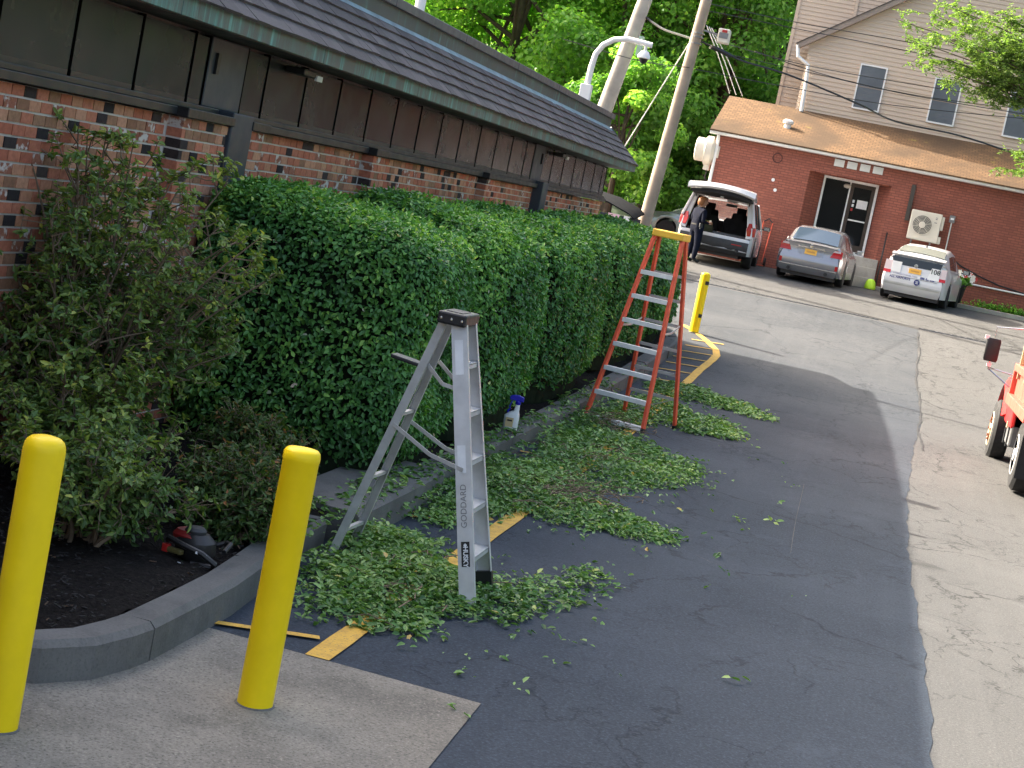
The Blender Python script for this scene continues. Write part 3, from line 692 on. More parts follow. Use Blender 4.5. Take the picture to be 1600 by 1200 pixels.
clippings('cut_leaves', 'low drift of cut leaves behind and right of the orange stepladder', [(-2.4, 22.3, .5, 1.3, 5, .08), (-1.7, 21.9, .42, .9, 4, .07), (-1.35, 21.6, .25, .5, 1, .03), (-2.3, 24.9, .5, .8, 4, .10), (-1.65, 24.6, .42, .55, 3, .06), (-1.2, 24.1, .25, .35, .8, .02)], 2200, .06, 44)
clippings('loose_leaves', 'single cut leaves scattered across the dark asphalt', [(-1.4, 12.6, .9, 3.2, 3, .002), (-1.1, 17, .8, 5, 2, .002), (-1.8, 10, .8, 1.4, 3, .002), (-.8, 12.5, 1.2, 4.5, 1, .002)], 85, .045, 45)
clippings('bed_leaves', 'cut leaves fallen on the kerb and mulch under the hedges', [(-3.12, 12.2, .2, 1.0, 3, .04), (-3.1, 15.5, .12, 2.5, 3, .03), (-3.1, 20, .12, 3, 2, .03), (-3.35, 10.8, .3, .6, 1.2, .02)], 420, .058, 46)
p = onground(1207, 817); g_ = np.random.default_rng(5)
n_ = 6; leaf = leaf_obj('fallen_leaf', None, False, np.array([[p[0]+.03*math.cos(a), p[1]+.06*math.sin(a), p[2]+.02] for a in range(n_)]), np.array([[g_.normal()*.5, g_.normal()*.5, 1] for a in range(n_)]), np.array([[math.cos(a*1.1), math.sin(a*1.1), .3] for a in range(n_)]), np.full(n_, .075), np.linspace(.7, .96, n_), LEAF_C, width=.5)
tag(leaf, 'small bright green leaf sprig lying alone on the open asphalt', 'leaf')
tw = MB(); g_ = np.random.default_rng(8)
for k in range(330):
    cx, cy, s = ((-2.15, 14.6, .5), (-2.6, 19.9, .35), (-2.3, 17, .5), (-2.4, 10.2, .4))[int(g_.choice(4, p=(.5, .25, .15, .1)))]
    x, y = cx+g_.normal()*s*.55, cy+g_.normal()*s*.9; a = g_.uniform(0, 3.14); l = g_.uniform(.1, .38); zz = gz(y)+.03+g_.uniform(0, .10)
    if x < -2.85: continue
    tw.tube([(x, y, zz), (x+math.cos(a)*l*.5, y+math.sin(a)*l*.5, zz+.02), (x+math.cos(a+.4)*l, y+math.sin(a+.4)*l, max(gz(y)+.02, zz-.03))], [.005, .004, .002], 4)
o = tw.build('cut_twigs', MT['twig']); o['kind'] = 'stuff'; tag(o, 'brown cut twigs lying among the leaf heaps', 'twigs')

# ================================================================== trees
def tree(name, label, loc, h, rx, rz, n, leaf, seed, material=LEAF_T, ncl=46, crown_lo=.30, group=None, bright=.0, lean=(0, 0)):
    g = np.random.default_rng(seed); x0, y0, z0 = loc; t = thing(name, label, 'tree', loc, group=group)
    cz = z0+h*(1+crown_lo)/2; hz = h*(1-crown_lo)/2
    tk = MB(); top = (x0+lean[0], y0+lean[1], z0+h*.8); r0 = h*.018
    tk.tube([(x0, y0, z0-.2), (x0+g.normal()*.1, y0, z0+h*.25), (x0+lean[0]*.5, y0+lean[1]*.5, z0+h*.5), top], [r0*1.25, r0, r0*.7, r0*.25], 9)
    cl = []
    for k in range(ncl):
        d = unit(g.normal(size=(1, 3)))[0]; rr_ = g.uniform(.35, 1)**.6
        q = np.array([x0+lean[0]*.6+d[0]*rx*rr_, y0+lean[1]*.6+d[1]*rx*rr_, cz+d[2]*hz*rr_]); cl.append((q, g.uniform(.16, .34)*rx))
        if k % 3 == 0:
            s = g.uniform(.3, .7); st = np.array([x0, y0, z0+h*s*.9]); tk.tube([st, (st+q)/2+np.array([0, 0, .05*h]), q], [r0*.45, r0*.28, r0*.1], 5)
    tk.build('trunk', MT['bark'], t, world=True, smooth=True)
    per = n//ncl; Ps = []; Ns = []; Ts = []
    for q, r in cl:
        d = unit(g.normal(size=(per, 3))); rad = r*(g.random(per)**.35)*np.array([1.15, 1.15, .8])[:, None].T if False else (r*(g.random(per)**.35))[:, None]*np.array([[1.2, 1.2, .75]])
        Ps.append(q+d*rad); Ns.append(d*.7+g.normal(size=(per, 3))*.5+np.array([0, 0, .55])); Ts.append(np.full(per, g.normal(0, .10))+.12*d[:, 2])
    P = np.concatenate(Ps); N = np.concatenate(Ns); T = np.concatenate(Ts); m_ = len(P)
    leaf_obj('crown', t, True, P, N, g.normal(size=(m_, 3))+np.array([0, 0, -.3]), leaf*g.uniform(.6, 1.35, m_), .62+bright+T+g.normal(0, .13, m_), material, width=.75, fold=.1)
    return t
TG = 'trees in the wood behind the buildings'
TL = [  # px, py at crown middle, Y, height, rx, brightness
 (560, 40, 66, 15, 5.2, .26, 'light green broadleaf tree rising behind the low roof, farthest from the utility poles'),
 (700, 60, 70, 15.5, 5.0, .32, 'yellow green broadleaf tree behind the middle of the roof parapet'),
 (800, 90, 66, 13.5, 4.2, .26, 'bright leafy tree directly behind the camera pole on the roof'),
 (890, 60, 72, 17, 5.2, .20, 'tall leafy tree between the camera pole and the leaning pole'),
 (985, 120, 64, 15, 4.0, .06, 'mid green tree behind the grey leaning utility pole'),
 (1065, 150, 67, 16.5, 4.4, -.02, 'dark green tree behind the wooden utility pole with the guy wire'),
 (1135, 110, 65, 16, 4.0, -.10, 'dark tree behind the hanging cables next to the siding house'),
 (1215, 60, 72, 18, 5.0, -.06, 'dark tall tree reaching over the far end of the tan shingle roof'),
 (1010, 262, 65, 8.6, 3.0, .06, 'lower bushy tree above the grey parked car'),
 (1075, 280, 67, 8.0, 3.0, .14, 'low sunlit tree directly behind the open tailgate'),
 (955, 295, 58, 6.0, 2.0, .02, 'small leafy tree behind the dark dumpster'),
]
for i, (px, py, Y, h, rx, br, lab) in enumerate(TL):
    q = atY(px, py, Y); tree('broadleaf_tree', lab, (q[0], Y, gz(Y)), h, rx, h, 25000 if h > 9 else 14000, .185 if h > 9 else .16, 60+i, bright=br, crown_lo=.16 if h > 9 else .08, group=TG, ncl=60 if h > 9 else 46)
for i, (x, y, h) in enumerate(((15, 33, 12), (19, 44, 14), (14, 22, 11), (20, 12, 13))):
    tree('roadside_tree', ('leafy tree across the lot from the parked red truck', 'taller leafy tree at the far corner of the lot past the shop', 'leafy tree across the lot from the orange stepladder', 'leafy tree across the lot from the concrete pad')[i], (x, y, gz(y)), h, 4.2, h, 5000, .34, 90+i, group='trees across the lot')
# wooded hillside closing the view
def hillz(x, y): return 1.7+max(0, y-73)*.12+1.5*math.sin(x*.12)*math.sin(y*.09)
mb = MB(); xs = np.linspace(-110, 90, 41); ys = np.linspace(72, 130, 16); vs = [(x, y, hillz(x, y)-(3 if y < 73 else 0)) for y in ys for x in xs]
mb.add(vs, [(j*41+i, j*41+i+1, (j+1)*41+i+1, (j+1)*41+i) for j in range(15) for i in range(40)])
HM = mat('woodland floor', (.03, .045, .018), .95, var=.4, vs=.5); structure(mb.build('hillside', HM, smooth=2))
g_ = np.random.default_rng(77); n_ = 26000; cc = np.stack([g_.uniform(-50, 30, 190), g_.uniform(78, 112, 190), np.zeros(190)], 1); rad = g_.uniform(2.2, 4.4, 190); hts = g_.uniform(3, 11, 190)
pk = g_.integers(0, 190, n_); d = unit(g_.normal(size=(n_, 3))); P = cc[pk]+d*(rad[pk]*(g_.random(n_)**.4))[:, None]*np.array([[1, 1, 1.2]]); P[:, 2] += np.array([hillz(*cc[k][:2]) for k in range(190)])[pk]+hts[pk]
o = leaf_obj('far_wood', None, False, P, d+np.array([0, 0, .6]), g_.normal(size=(n_, 3)), .62*g_.uniform(.6, 1.3, n_), .40+.1*g_.normal(size=190)[pk]+.12*d[:, 2]+g_.normal(0, .1, n_), LEAF_T, width=.8)
o['kind'] = 'stuff'; tag(o, 'dense green wood covering the slope far behind everything', 'wood')
# honey locust reaching into the picture on the right, in front of the siding house
YL = 45.5; xl, zl = 6.8, gz(45.5)
t = thing('locust_tree', 'feathery light green locust tree reaching in front of the siding house', 'tree', (xl, YL, zl))
g = np.random.default_rng(99); tk = MB(); tk.tube([(xl, YL, zl-.2), (xl-.1, YL, zl+2.5), (xl-.2, YL, zl+5), (xl-.5, YL+.2, zl+8), (xl-.3, YL, zl+10)], [.2, .17, .14, .09, .03], 9)
ends = [(1400, 30), (1425, 75), (1445, 20), (1480, 60), (1500, 100), (1462, 105), (1520, 40), (1560, 110), (1585, 60), (1540, 140), (1590, 150), (1598, 190), (1592, 235), (1575, 262), (1550, 20), (1600, 20), (1500, 10), (1620, 100), (1640, 160), (1440, 50), (1470, 5), (1530, 85), (1600, 120), (1415, 60), (1455, 85), (1490, 125), (1480, 30), (1535, 120), (1570, 80), (1510, 65), (1598, 265), (1600, 215), (1590, 100), (1560, 55)]
LP = []; LN = []; LD = []
for i, (px, py) in enumerate(ends):
    Y = YL+g.uniform(-1.2, 1.2); e = atY(px, py, Y); st = np.array([xl-.2, YL, zl+max(2.6, (e[2]-zl)*.72)]); md = (st+e)/2+np.array([0, 0, .45])
    pts = [st*(1-s)**2+md*2*s*(1-s)+e*s*s for s in np.linspace(0, 1, 9)]; tk.tube(pts, list(np.linspace(.05, .008, 9)), 5)
    for b in range(22):
        s = g.uniform(.3, 1); q = st*(1-s)**2+md*2*s*(1-s)+e*s*s
        d = g.normal(size=3)*np.array([1, 1, .5]); d[2] -= .25; d /= np.linalg.norm(d); ln = g.uniform(.25, .75); tk.tube([q, q+d*ln*.6+np.array([0, 0, .04]), q+d*ln], [.007, .005, .002], 3)
        for k in range(9):      # each a feather of small leaflets
            r0 = q+d*ln*g.uniform(.15, 1.0); fd = g.normal(size=3)*np.array([1, 1, .6]); fd[2] -= .45; fd /= np.linalg.norm(fd)
            for w in range(7):
                LP.append(r0+fd*.032*w); LN.append(g.normal(size=3)*.5+np.array([0, 0, 1])); sd = np.cross(fd, [0, 0, 1.0]); LD.append(fd*.5+sd*(1 if w % 2 else -1))
tk.build('trunk', MT['bark'], t, world=True, smooth=True)
LP = np.array(LP); m_ = len(LP); leaf_obj('crown', t, True, LP, np.array(LN), np.array(LD), .085*g.uniform(.7, 1.3, m_), .6+g.normal(0, .2, m_), LEAF_L, width=.5)
# ================================================================== low red brick building at the far side
FY = 50.5; FZ = gz(FY)
def farbrick():
    s = SH('painted red brick'); co = s.pos()
    v = s.n('ShaderNodeCombineXYZ', {0: s.n('ShaderNodeSeparateXYZ', {0: co}).outputs[0], 1: s.n('ShaderNodeSeparateXYZ', {0: co}).outputs[2], 2: 0.0}).outputs[0]
    b = s.n('ShaderNodeTexBrick', {'Vector': v, 'Color1': (.34, .115, .078, 1), 'Color2': (.26, .088, .062, 1), 'Mortar': (.17, .064, .05, 1), 'Scale': 1.0, 'Mortar Size': .010, 'Mortar Smooth': .2, 'Bias': 0.0, 'Brick Width': .21, 'Row Height': .072})
    c = s.mix(s.g(s.noise(co, .9, 5, .6), .4, .75, 0, .5), b.outputs['Color'], (.20, .078, .06))
    st = s.noise(s.n('ShaderNodeMapping', {'Vector': co, 'Scale': (1.5, 1.5, .25)}).outputs[0], 1.0, 4)
    c = s.mix(s.g(st, .6, .8, 0, .4), c, (.16, .07, .055))
    s.p(col=c, rough=.85, spec=.25); s.bump(s.math('SUBTRACT', 1.0, b.outputs['Fac']), .6, .012); return s.mat
MT['farbrick'] = farbrick()
def tanroof():
    s = SH('tan asphalt shingles'); co = s.pos(); sp = s.n('ShaderNodeSeparateXYZ', {0: co})
    v = s.n('ShaderNodeCombineXYZ', {0: sp.outputs[0], 1: s.math('MULTIPLY', sp.outputs[1], 1.06), 2: 0.0}).outputs[0]
    b = s.n('ShaderNodeTexBrick', {'Vector': v, 'Color1': (.18, .108, .055, 1), 'Color2': (.13, .077, .040, 1), 'Mortar': (.09, .055, .032, 1), 'Scale': 1.0, 'Mortar Size': .012, 'Mortar Smooth': .1, 'Bias': 0.0, 'Brick Width': .17, 'Row Height': .14})
    n = s.noise(co, .55, 5, .6); c = s.mix(s.g(n, .42, .60, 0, .85), b.outputs['Color'], (.075, .05, .031))
    c = s.mix(s.g(s.noise(co, 1.3, 4), .66, .74, 0, .5), c, (.30, .24, .05))
    s.p(col=c, rough=.9, spec=.2); s.bump(b.outputs['Fac'], -.5, .012); return s.mat
MT['tanroof'] = tanroof()
MT['siding'] = mat('beige vinyl siding', (.54, .43, .325), .55, var=.05, vs=.6)
MT['trim'] = mat('taupe trim', (.27, .215, .175), .6, var=.1, vs=2)
MT['screen'] = mat('grey window screen', (.10, .115, .13), .5, var=.2, vs=1.5)
def glassy(name, col, rough=.08):
    s = SH(name); s.p(col=col, rough=rough, spec=.5); return s.mat
MT['shopglass'] = glassy('shop door glass', (.012, .014, .015), .06)
fb = thing('shop_building', 'single storey red painted brick shop with tan shingle roof and recessed glass door', 'building', (-1, FY, FZ))
XL, XR = -5.15, 11.0
w = MB(); w.box(XL, -2.46, FY, FY+.3, 1.4, 5.08); w.box(-.14, XR, FY, FY+.3, 1.4, 5.08); w.box(-2.46, -.14, FY, FY+.3, 4.58, 5.08)
w.box(XL, XL+.3, FY+.3, 56.4, 1.4, 5.08); w.box(XL+.3, XR, 56.1, 56.4, 1.4, 5.08); w.box(XR-.3, XR, FY+.3, 56.1, 1.4, 5.08)
w.prism([(-2.46, FY+.3, 1.4), (-2.46, FY+.05, 1.4), (-2.06, FY+.75, 1.4), (-2.06, FY+.95, 1.4)], (0, 0, 3.18)); w.prism([(-.14, FY+.05, 1.4), (-.14, FY+.3, 1.4), (-.48, FY+.95, 1.4), (-.48, FY+.75, 1.4)], (0, 0, 3.18))
w.box(-2.46, -.14, FY+.3, FY+.95, 4.56, 4.66)
w.build('wall', MT['farbrick'], fb, world=True)
w = MB(); w.box(-2.60, 0.0, FY-.012, FY-.001, 4.58, 4.80)
w.build('lintel', MT['farbrick'], fb, world=True)
DB = 2.47
d = MB(); d.box(-2.06, -2.0, FY+.70, FY+.80, DB, 4.56); d.box(-.56, -.49, FY+.70, FY+.80, DB, 4.56); d.box(-2.0, -.56, FY+.70, FY+.80, 4.49, 4.56); d.box(-2.0, -.56, FY+.70, FY+.80, DB, DB+.09); d.box(-1.30, -1.26, FY+.69, FY+.80, DB+.09, 4.49)
dr = d.build('door_frame', MT['step'], fb, world=True)
d = MB(); d.box(-2.0, -1.30, FY+.74, FY+.76, DB+.09, 4.49); d.build('door_pane', MT['shopglass'], fb, world=True)
door = MB(); door.box(-1.26, -1.16, FY+.72, FY+.77, DB+.09, 4.49); door.box(-.66, -.56, FY+.72, FY+.77, DB+.09, 4.49); door.box(-1.16, -.66, FY+.72, FY+.77, 4.38, 4.49); door.box(-1.16, -.66, FY+.72, FY+.77, DB+.09, DB+.28)
do = door.build('door', mat('bronze door frame', (.05, .035, .025), .4, .3), fb, world=True)
d = MB(); d.box(-1.16, -.66, FY+.745, FY+.755, DB+.28, 4.38); d.build('door_glass', MT['shopglass'], do, world=True)
d = MB(); d.box(-1.15, -.67, FY+.68, FY+.72, 3.42, 3.46); d.build('push_bar', MT['step'], do, world=True)
d = MB(); d.box(-1.0, -.70, FY+.735, FY+.742, 3.80, 4.04); d.build('notice', MT['sticker'], do, world=True)
for x, z, m_ in ((-1.10, 3.98, MT['sticker']), (-1.10, 3.86, MT['sticker']), (-1.11, 3.74, MT['red'])): d = MB(); d.box(x-.03, x+.03, FY+.735, FY+.742, z-.04, z+.04); d.build('door_sticker', m_, do, world=True)
d = MB(); d.lathe([(.0, -.06), (.09, -.04), (.11, .02), (.07, .06), (0, .07)], 14, (-1.36, FY+.68, 4.36)); d.build('globe_lamp', MT['offwhite'], fb, world=True, smooth=True)
st = thing('entrance_steps', 'pale concrete entrance steps below the recessed glass door', 'steps', (-1.2, 50, FZ))
for k, (ya, zt) in enumerate(((49.75, FZ+.28), (50.05, FZ+.56), (50.35, DB))): d = MB(); d.box(-2.3, -.05, ya, FY+.72 if k == 2 else ya+.31, FZ-.05, zt); d.build('step', MT['walk'], st, world=True, bevel=.01)
hr = thing('handrail', 'thin black handrail beside the entrance steps', 'handrail', (.05, 49.9, FZ))
d = MB(); d.tube([(.02, 49.7, FZ), (.02, 49.7, FZ+.95), (.02, 50.45, FZ+1.62)], .022, 8); d.build('rail', MT['black'], hr, world=True); d = MB(); d.tube([(.02, 50.3, FZ+.1), (.02, 50.3, FZ+1.48)], .02, 8); d.build('post', MT['black'], hr, world=True)
# row of louvre vents over the door
for k in range(4):
    x = -1.84+k*.365; v = thing('louvre_vent', 'small pale louvred vent in the row of four above the shop door', 'vent', (x+.13, FY-.03, 4.85), group='louvre vents above the shop door')
    d = MB(); d.box(x, x+.28, FY-.03, FY-.013, 4.83, 5.03); d.build('frame', MT['white'], v, world=True)
    for q in range(5): d = MB(); d.bar((x+.02, FY-.04, 4.855+q*.037), (x+.26, FY-.04, 4.855+q*.037), .02, .012); d.build('slat', MT['step'], v, world=True)
# gutter, downspout, roof
g1 = MB(); g1.prism([(XL-.3, 50.40, 5.06), (XL-.3, 50.26, 5.08), (XL-.3, 50.24, 5.18), (XL-.3, 50.40, 5.18)], (XR-XL+.3, 0, 0)); g1.build('gutter', MT['white'], fb, world=True)
d = MB(); d.tube([(XL-.05, 50.36, 5.08), (XL-.03, 50.45, 4.9), (XL-.03, 50.45, 1.75)], .045, 8); d.build('downspout', MT['white'], fb, world=True)
rf = MB(); rf.add([(XL-.3, 50.22, 5.185), (XR, 50.22, 5.185), (XR, 53.55, 6.43), (XL-.3, 53.55, 6.43), (XL-.3, 56.7, 5.2), (XR, 56.7, 5.2), (XL-.3, 50.22, 5.14), (XR, 50.22, 5.14), (XL-.3, 56.7, 5.12), (XR, 56.7, 5.12)], [(0,1,2,3),(3,2,5,4),(0,6,7,1),(0,3,4,8,6)])
ro = rf.build('roof', MT['tanroof'], fb, world=True)
rv = atY(1231, 195, 51.6); d = MB(); d.lathe([(.10, -.25), (.10, .02), (.15, .03), (.16, .10), (.10, .15), (0, .16)], 14, (rv[0], 51.6, rv[2]+.0)); d.build('roof_vent', MT['white'], ro, world=True, smooth=True)
# wall fittings
f_ = thing('exhaust_fan', 'large beige drum exhaust fan at the corner of the shop wall', 'fan', (XL-.25, 50.75, 4.4))
d = MB(); d.lathe([(.0, -.42), (.30, -.42), (.34, -.40), (.34, -.16), (.38, -.15), (.42, -.12), (.42, .06), (.36, .12), (.28, .16), (.28, .28)], 24, (XL-.22, 50.72, 4.58), axis='x'); d.build('drum', MT['offwhite'], f_, world=True, smooth=True)
d = MB(); d.box(XL-.32, XL-.14, 50.62, 50.80, 4.02, 4.22); d.build('motor_box', MT['offwhite'], f_, world=True, bevel=.02); d = MB(); d.tube([(XL-.2, 50.7, 4.03), (XL-.22, 50.68, 3.8), (XL-.1, 50.68, 3.66), (XL-.02, 50.7, 3.75)], .018, 6); d.build('hose', MT['black'], f_, world=True)
c_ = atY(1215, 247, FY); d = MB(); k_ = [(c_[0]+.13*math.cos(a), FY-.02, c_[2]+.13*math.sin(a)) for a in np.linspace(0, 6.2, 22)]; d.tube(k_, .014, 5); o = d.build('wall_ring', mat('dark red ring', (.08, .025, .02), .6)); tag(o, 'dark ring fixed to the red brick wall under the gutter', 'ring')
for px, py in ((1208, 281), (1211, 297)): q = atY(px, py, FY); d = MB(); d.lathe([(.05, .0), (.05, -.012), (0, -.014)], 10, (q[0], FY, q[2]), axis='y'); d.build('pipe_cap', MT['sticker'], fb, world=True)
ac = thing('air_conditioner', 'cream outdoor air conditioning unit with round fan on the red brick wall', 'air conditioner', (1.0, FY, 3.22))
d = MB(); d.box(.55, 1.40, 50.08, 50.40, 3.24, 4.06); d.build('case', MT['offwhite'], ac, world=True, bevel=.025)
d = MB(); d.lathe([(.265, 0), (.265, -.012), (.0, -.012)], 28, (.90, 50.079, 3.68), axis='y'); d.build('fan_opening', MT['darkgrey'], ac, world=True)
gl = MB()
for r_ in (.09, .125, .16, .195, .23, .262): gl.tube([(.90+r_*math.cos(a), 50.058, 3.68+r_*math.sin(a)) for a in np.linspace(0, 2*math.pi, 25)], .0075, 4)
go = gl.build('fan_grille', MT['offwhite'], ac, world=True); go['kind'] = 'stuff'
for k in range(6): a = k*math.pi/3+.3; d = MB(); d.bar((.90+.06*math.cos(a), 50.052, 3.68+.06*math.sin(a)), (.90+.262*math.cos(a), 50.052, 3.68+.262*math.sin(a)), .012, .01); d.build('spoke', MT['offwhite'], ac, world=True)
d = MB(); d.lathe([(.085, 0), (.085, -.02), (.0, -.026)], 18, (.90, 50.058, 3.68), axis='y'); d.build('hub', MT['offwhite'], ac, world=True)
d = MB(); d.box(1.40, 1.475, 50.12, 50.36, 3.62, 4.0); d.box(1.40, 1.48, 50.12, 50.36, 3.24, 3.44); d.build('side_cover', MT['offwhite'], ac, world=True, bevel=.015)
for x in (.70, 1.22): d = MB(); d.box(x-.02, x+.02, 50.06, FY, 3.18, 3.235); d.box(x-.02, x+.02, 50.44, FY, 3.0, 3.18); d.build('bracket', MT['grey'], ac, world=True)
for x, z, w_ in ((1.24, 3.94, .02), (1.27, 3.94, .02), (1.255, 3.90, .05), (1.25, 3.80, .07)): d = MB(); d.box(x-w_/2, x+w_/2, 50.074, 50.082, z-.012, z+.012); d.build('marking', MT['grey'], ac, world=True)
d = MB(); d.box(.40, .52, 50.42, 50.499, 3.72, 4.73); o = d.build('cable_cover', mat('brown cover', (.05, .042, .035), .6), bevel=.01); tag(o, 'tall dark brown cable cover above the air conditioner', 'cable cover')
eb = thing('electric_box', 'small grey electrical box with conduit on the red wall', 'electrical box', (1.7, FY, 3.9)); d = MB(); d.box(1.60, 1.75, 50.40, 50.499, 3.90, 4.10); d.build('box', MT['grey'], eb, world=True, bevel=.01); d = MB(); d.tube([(1.68, 50.45, 3.9), (1.69, 50.45, 2.0)], .018, 8); d.build('conduit', MT['step'], eb, world=True); d = MB(); d.box(1.63, 1.72, 50.39, 50.401, 3.98, 4.03); d.build('marking', MT['sticker'], eb, world=True)
d = MB(); d.tube([(2.3, 50.44, 2.34), (8, 50.44, 2.34)], .025, 8); o = d.build('wall_pipe', MT['step']); tag(o, 'pale horizontal pipe low along the red brick wall', 'pipe')
cp = [atY(x, y, 50.44) for x, y in ((1478, 395), (1500, 415), (1530, 432), (1560, 446), (1600, 459), (1640, 468))]; d = MB(); d.tube(cp, .022, 6); o = d.build('wall_cable', MT['black']); tag(o, 'black cable sagging diagonally across the red brick wall', 'cable')
fp = atY(1492, 470, 49.6); pt = thing('flower_pot', 'black flower pot of white and red flowers beside the white hatchback', 'flower pot', (fp[0], 49.6, FZ+.1)); b_ = FZ+.11
d = MB(); d.lathe([(.13, 0), (.15, .02), (.21, .46), (.23, .47), (.23, .52), (.20, .52), (.19, .46)], 18, (fp[0], 49.6, b_)); d.build('pot', MT['black'], pt, world=True, smooth=True)
g = np.random.default_rng(4); n_ = 320; dd = unit(g.normal(size=(n_, 3))); P = np.array([fp[0]+.05, 49.55, b_+.62])+dd*np.array([.30, .26, .18])*(g.random((n_, 1))**.4); leaf_obj('leaves', pt, True, P, dd+[0, 0, .6], g.normal(size=(n_, 3)), np.full(n_, .09), g.uniform(.3, .8, n_), LEAF_T, width=.7)
PET = mat('white petals', (.80, .76, .70), .6, var=.05); PER = mat('red petals', (.55, .05, .05), .6)
for k in range(30):
    d_ = unit(g.normal(size=(1, 3)))[0]; d_[1] = -abs(d_[1]); d_[2] = abs(d_[2])*.9; q = np.array([fp[0]+.08, 49.55, b_+.66])+d_*np.array([.36, .30, .24]); m_ = MB()
    for j in range(5):
        a = j*1.257+k; e = np.array([math.cos(a), -.3, math.sin(a)])*.065; e2 = np.array([math.cos(a+.7), -.25, math.sin(a+.7)])*.045; m_.add([q, q+e2, q+e*1.05, q+np.array([math.cos(a-.7), -.25, math.sin(a-.7)])*.045], [(0, 1, 2, 3)])
    m_.build('flower', PER if k % 7 == 3 else PET, pt, world=True)
for k, (px, Y) in enumerate(((1540, 50.3), (1572, 50.3), (1592, 50.3))):
    q = atY(px, 490, Y); t = thing('weed_clump', 'low green weeds growing at the foot of the red brick wall', 'weeds', (q[0], Y, FZ+.1), group='weeds along the red brick wall'); n_ = 160
    P = np.stack([q[0]+g.normal(0, .28, n_), Y+g.uniform(-.12, .12, n_), FZ+.11+np.abs(g.normal(0, .08, n_))], 1); leaf_obj('leaves', t, True, P, g.normal(size=(n_, 3))+[0, 0, 1], g.normal(size=(n_, 3))+[0, 0, .8], np.full(n_, .10), g.uniform(.3, .9, n_), LEAF_T, width=.5)
hv = atY(1366, 432, 49.55); d = MB(); d.lathe([(.15, 0), (.16, .05), (.13, .2), (.07, .27), (0, .28)], 14, (-.12, 49.5, FZ+.0)); o = d.build('marker_cone', mat('lime plastic', (.45, .75, .03), .5), smooth=True); tag(o, 'small lime green marker standing by the entrance steps', 'marker')
ht = thing('hand_truck', 'orange hand truck leaning on the red wall beside the white vehicle', 'hand truck', (-3.9, 50.2, FZ)); hx = atY(1192, 370, 50.2)[0]
for dx in (-.13, .13): d = MB(); d.tube([(hx+dx, 50.0, FZ+.12), (hx+dx+.05, 50.42, FZ+1.25)], .018, 8); d.build('rail', MT['fibre'], ht, world=True)
d = MB(); d.tube([(hx-.13+.05, 50.42, FZ+1.25), (hx+.05, 50.44, FZ+1.36), (hx+.18, 50.42, FZ+1.25)], .018, 8); d.build('handle', MT['black'], ht, world=True)
d = MB(); d.box(hx-.2, hx+.2, 49.75, 50.0, FZ+.01, FZ+.03); d.build('toe_plate', MT['fibre'], ht, world=True)
for dx in (-.2, .2): d = MB(); d.lathe([(.05, -.03), (.12, -.03), (.13, 0), (.12, .03), (.05, .03)], 16, (hx+dx, 50.08, FZ+.13), axis='x'); d.build('wheel', MT['rubber'], ht, world=True)
d = MB(); d.box(hx-.3, hx-.02, 50.1, 50.4, FZ+.35, FZ+.62); o = d.build('white_box', MT['white'], ht, world=True, bevel=.01)

# ================================================================== siding houses above
def boards(par, x0, x1, y, z0, z1, clip=None, step=.128):
    z = z0
    while z < z1:
        a, b = (clip(z+step*.5) if clip else (x0, x1))
        if b-a > .1:
            d = MB(); d.add([(a, y-.022, z), (b, y-.022, z), (b, y-.004, z+step), (a, y-.004, z+step), (a, y+.02, z), (b, y+.02, z), (b, y+.02, z+step), (a, y+.02, z+step)], [(0,1,2,3),(5,4,7,6),(4,5,1,0),(3,2,6,7),(4,0,3,7),(1,5,6,2)]); d.build('siding_board', MT['siding'], par, world=True)
        z += step
SY = 53.5
hA = thing('siding_house', 'beige siding house with gable roof and three grey windows above the shop', 'house', (1, SY, 6.3))
APX, APZ, SL = 2.2, 12.35, .688
def clipA(z): lim = (APZ-z)/SL-.05; return max(-3.42, APX-lim), min(8.0, APX+lim)
boards(hA, -3.42, 8, SY, 6.36, 12.2, clipA)
d = MB(); d.add([(-3.4, SY+.02, 6.2), (7.8, SY+.02, 6.2), (7.8, SY+.02, 8.4), (APX, SY+.02, APZ-.05), (-3.4, SY+.02, 8.4)], [(0,1,2,3,4)]); d.build('wall', MT['siding'], hA, world=True)
rk = MB(); rk.bar((-3.75, SY-.12, APZ-SL*(APX+3.75)-.03), (APX, SY-.12, APZ-.03), .26, .17, (0, 0, 1)); rk.build('rake_board', MT['trim'], hA, world=True)
rk = MB(); rk.bar((APX, SY-.12, APZ-.03), (8.2, SY-.12, APZ-SL*(8.2-APX)-.03), .26, .17, (0, 0, 1)); rk.build('rake_board', MT['trim'], hA, world=True)
for a, b in ((-3.8, APX), (APX, 8.2)):
    za, zb = APZ-SL*abs(a-APX)+.08, APZ-SL*abs(b-APX)+.08; d = MB(); d.add([(a, SY-.27, za), (b, SY-.27, zb), (b, SY+.9, zb), (a, SY+.9, za), (a, SY-.27, za-.03), (b, SY-.27, zb-.03), (b, SY+.9, zb-.03), (a, SY+.9, za-.03)], [(0,1,2,3),(4,7,6,5),(0,4,5,1),(2,6,7,3),(1,5,6,2),(3,7,4,0)]); d.build('roof', mat('dark roof', (.07, .06, .055), .9), hA, world=True)
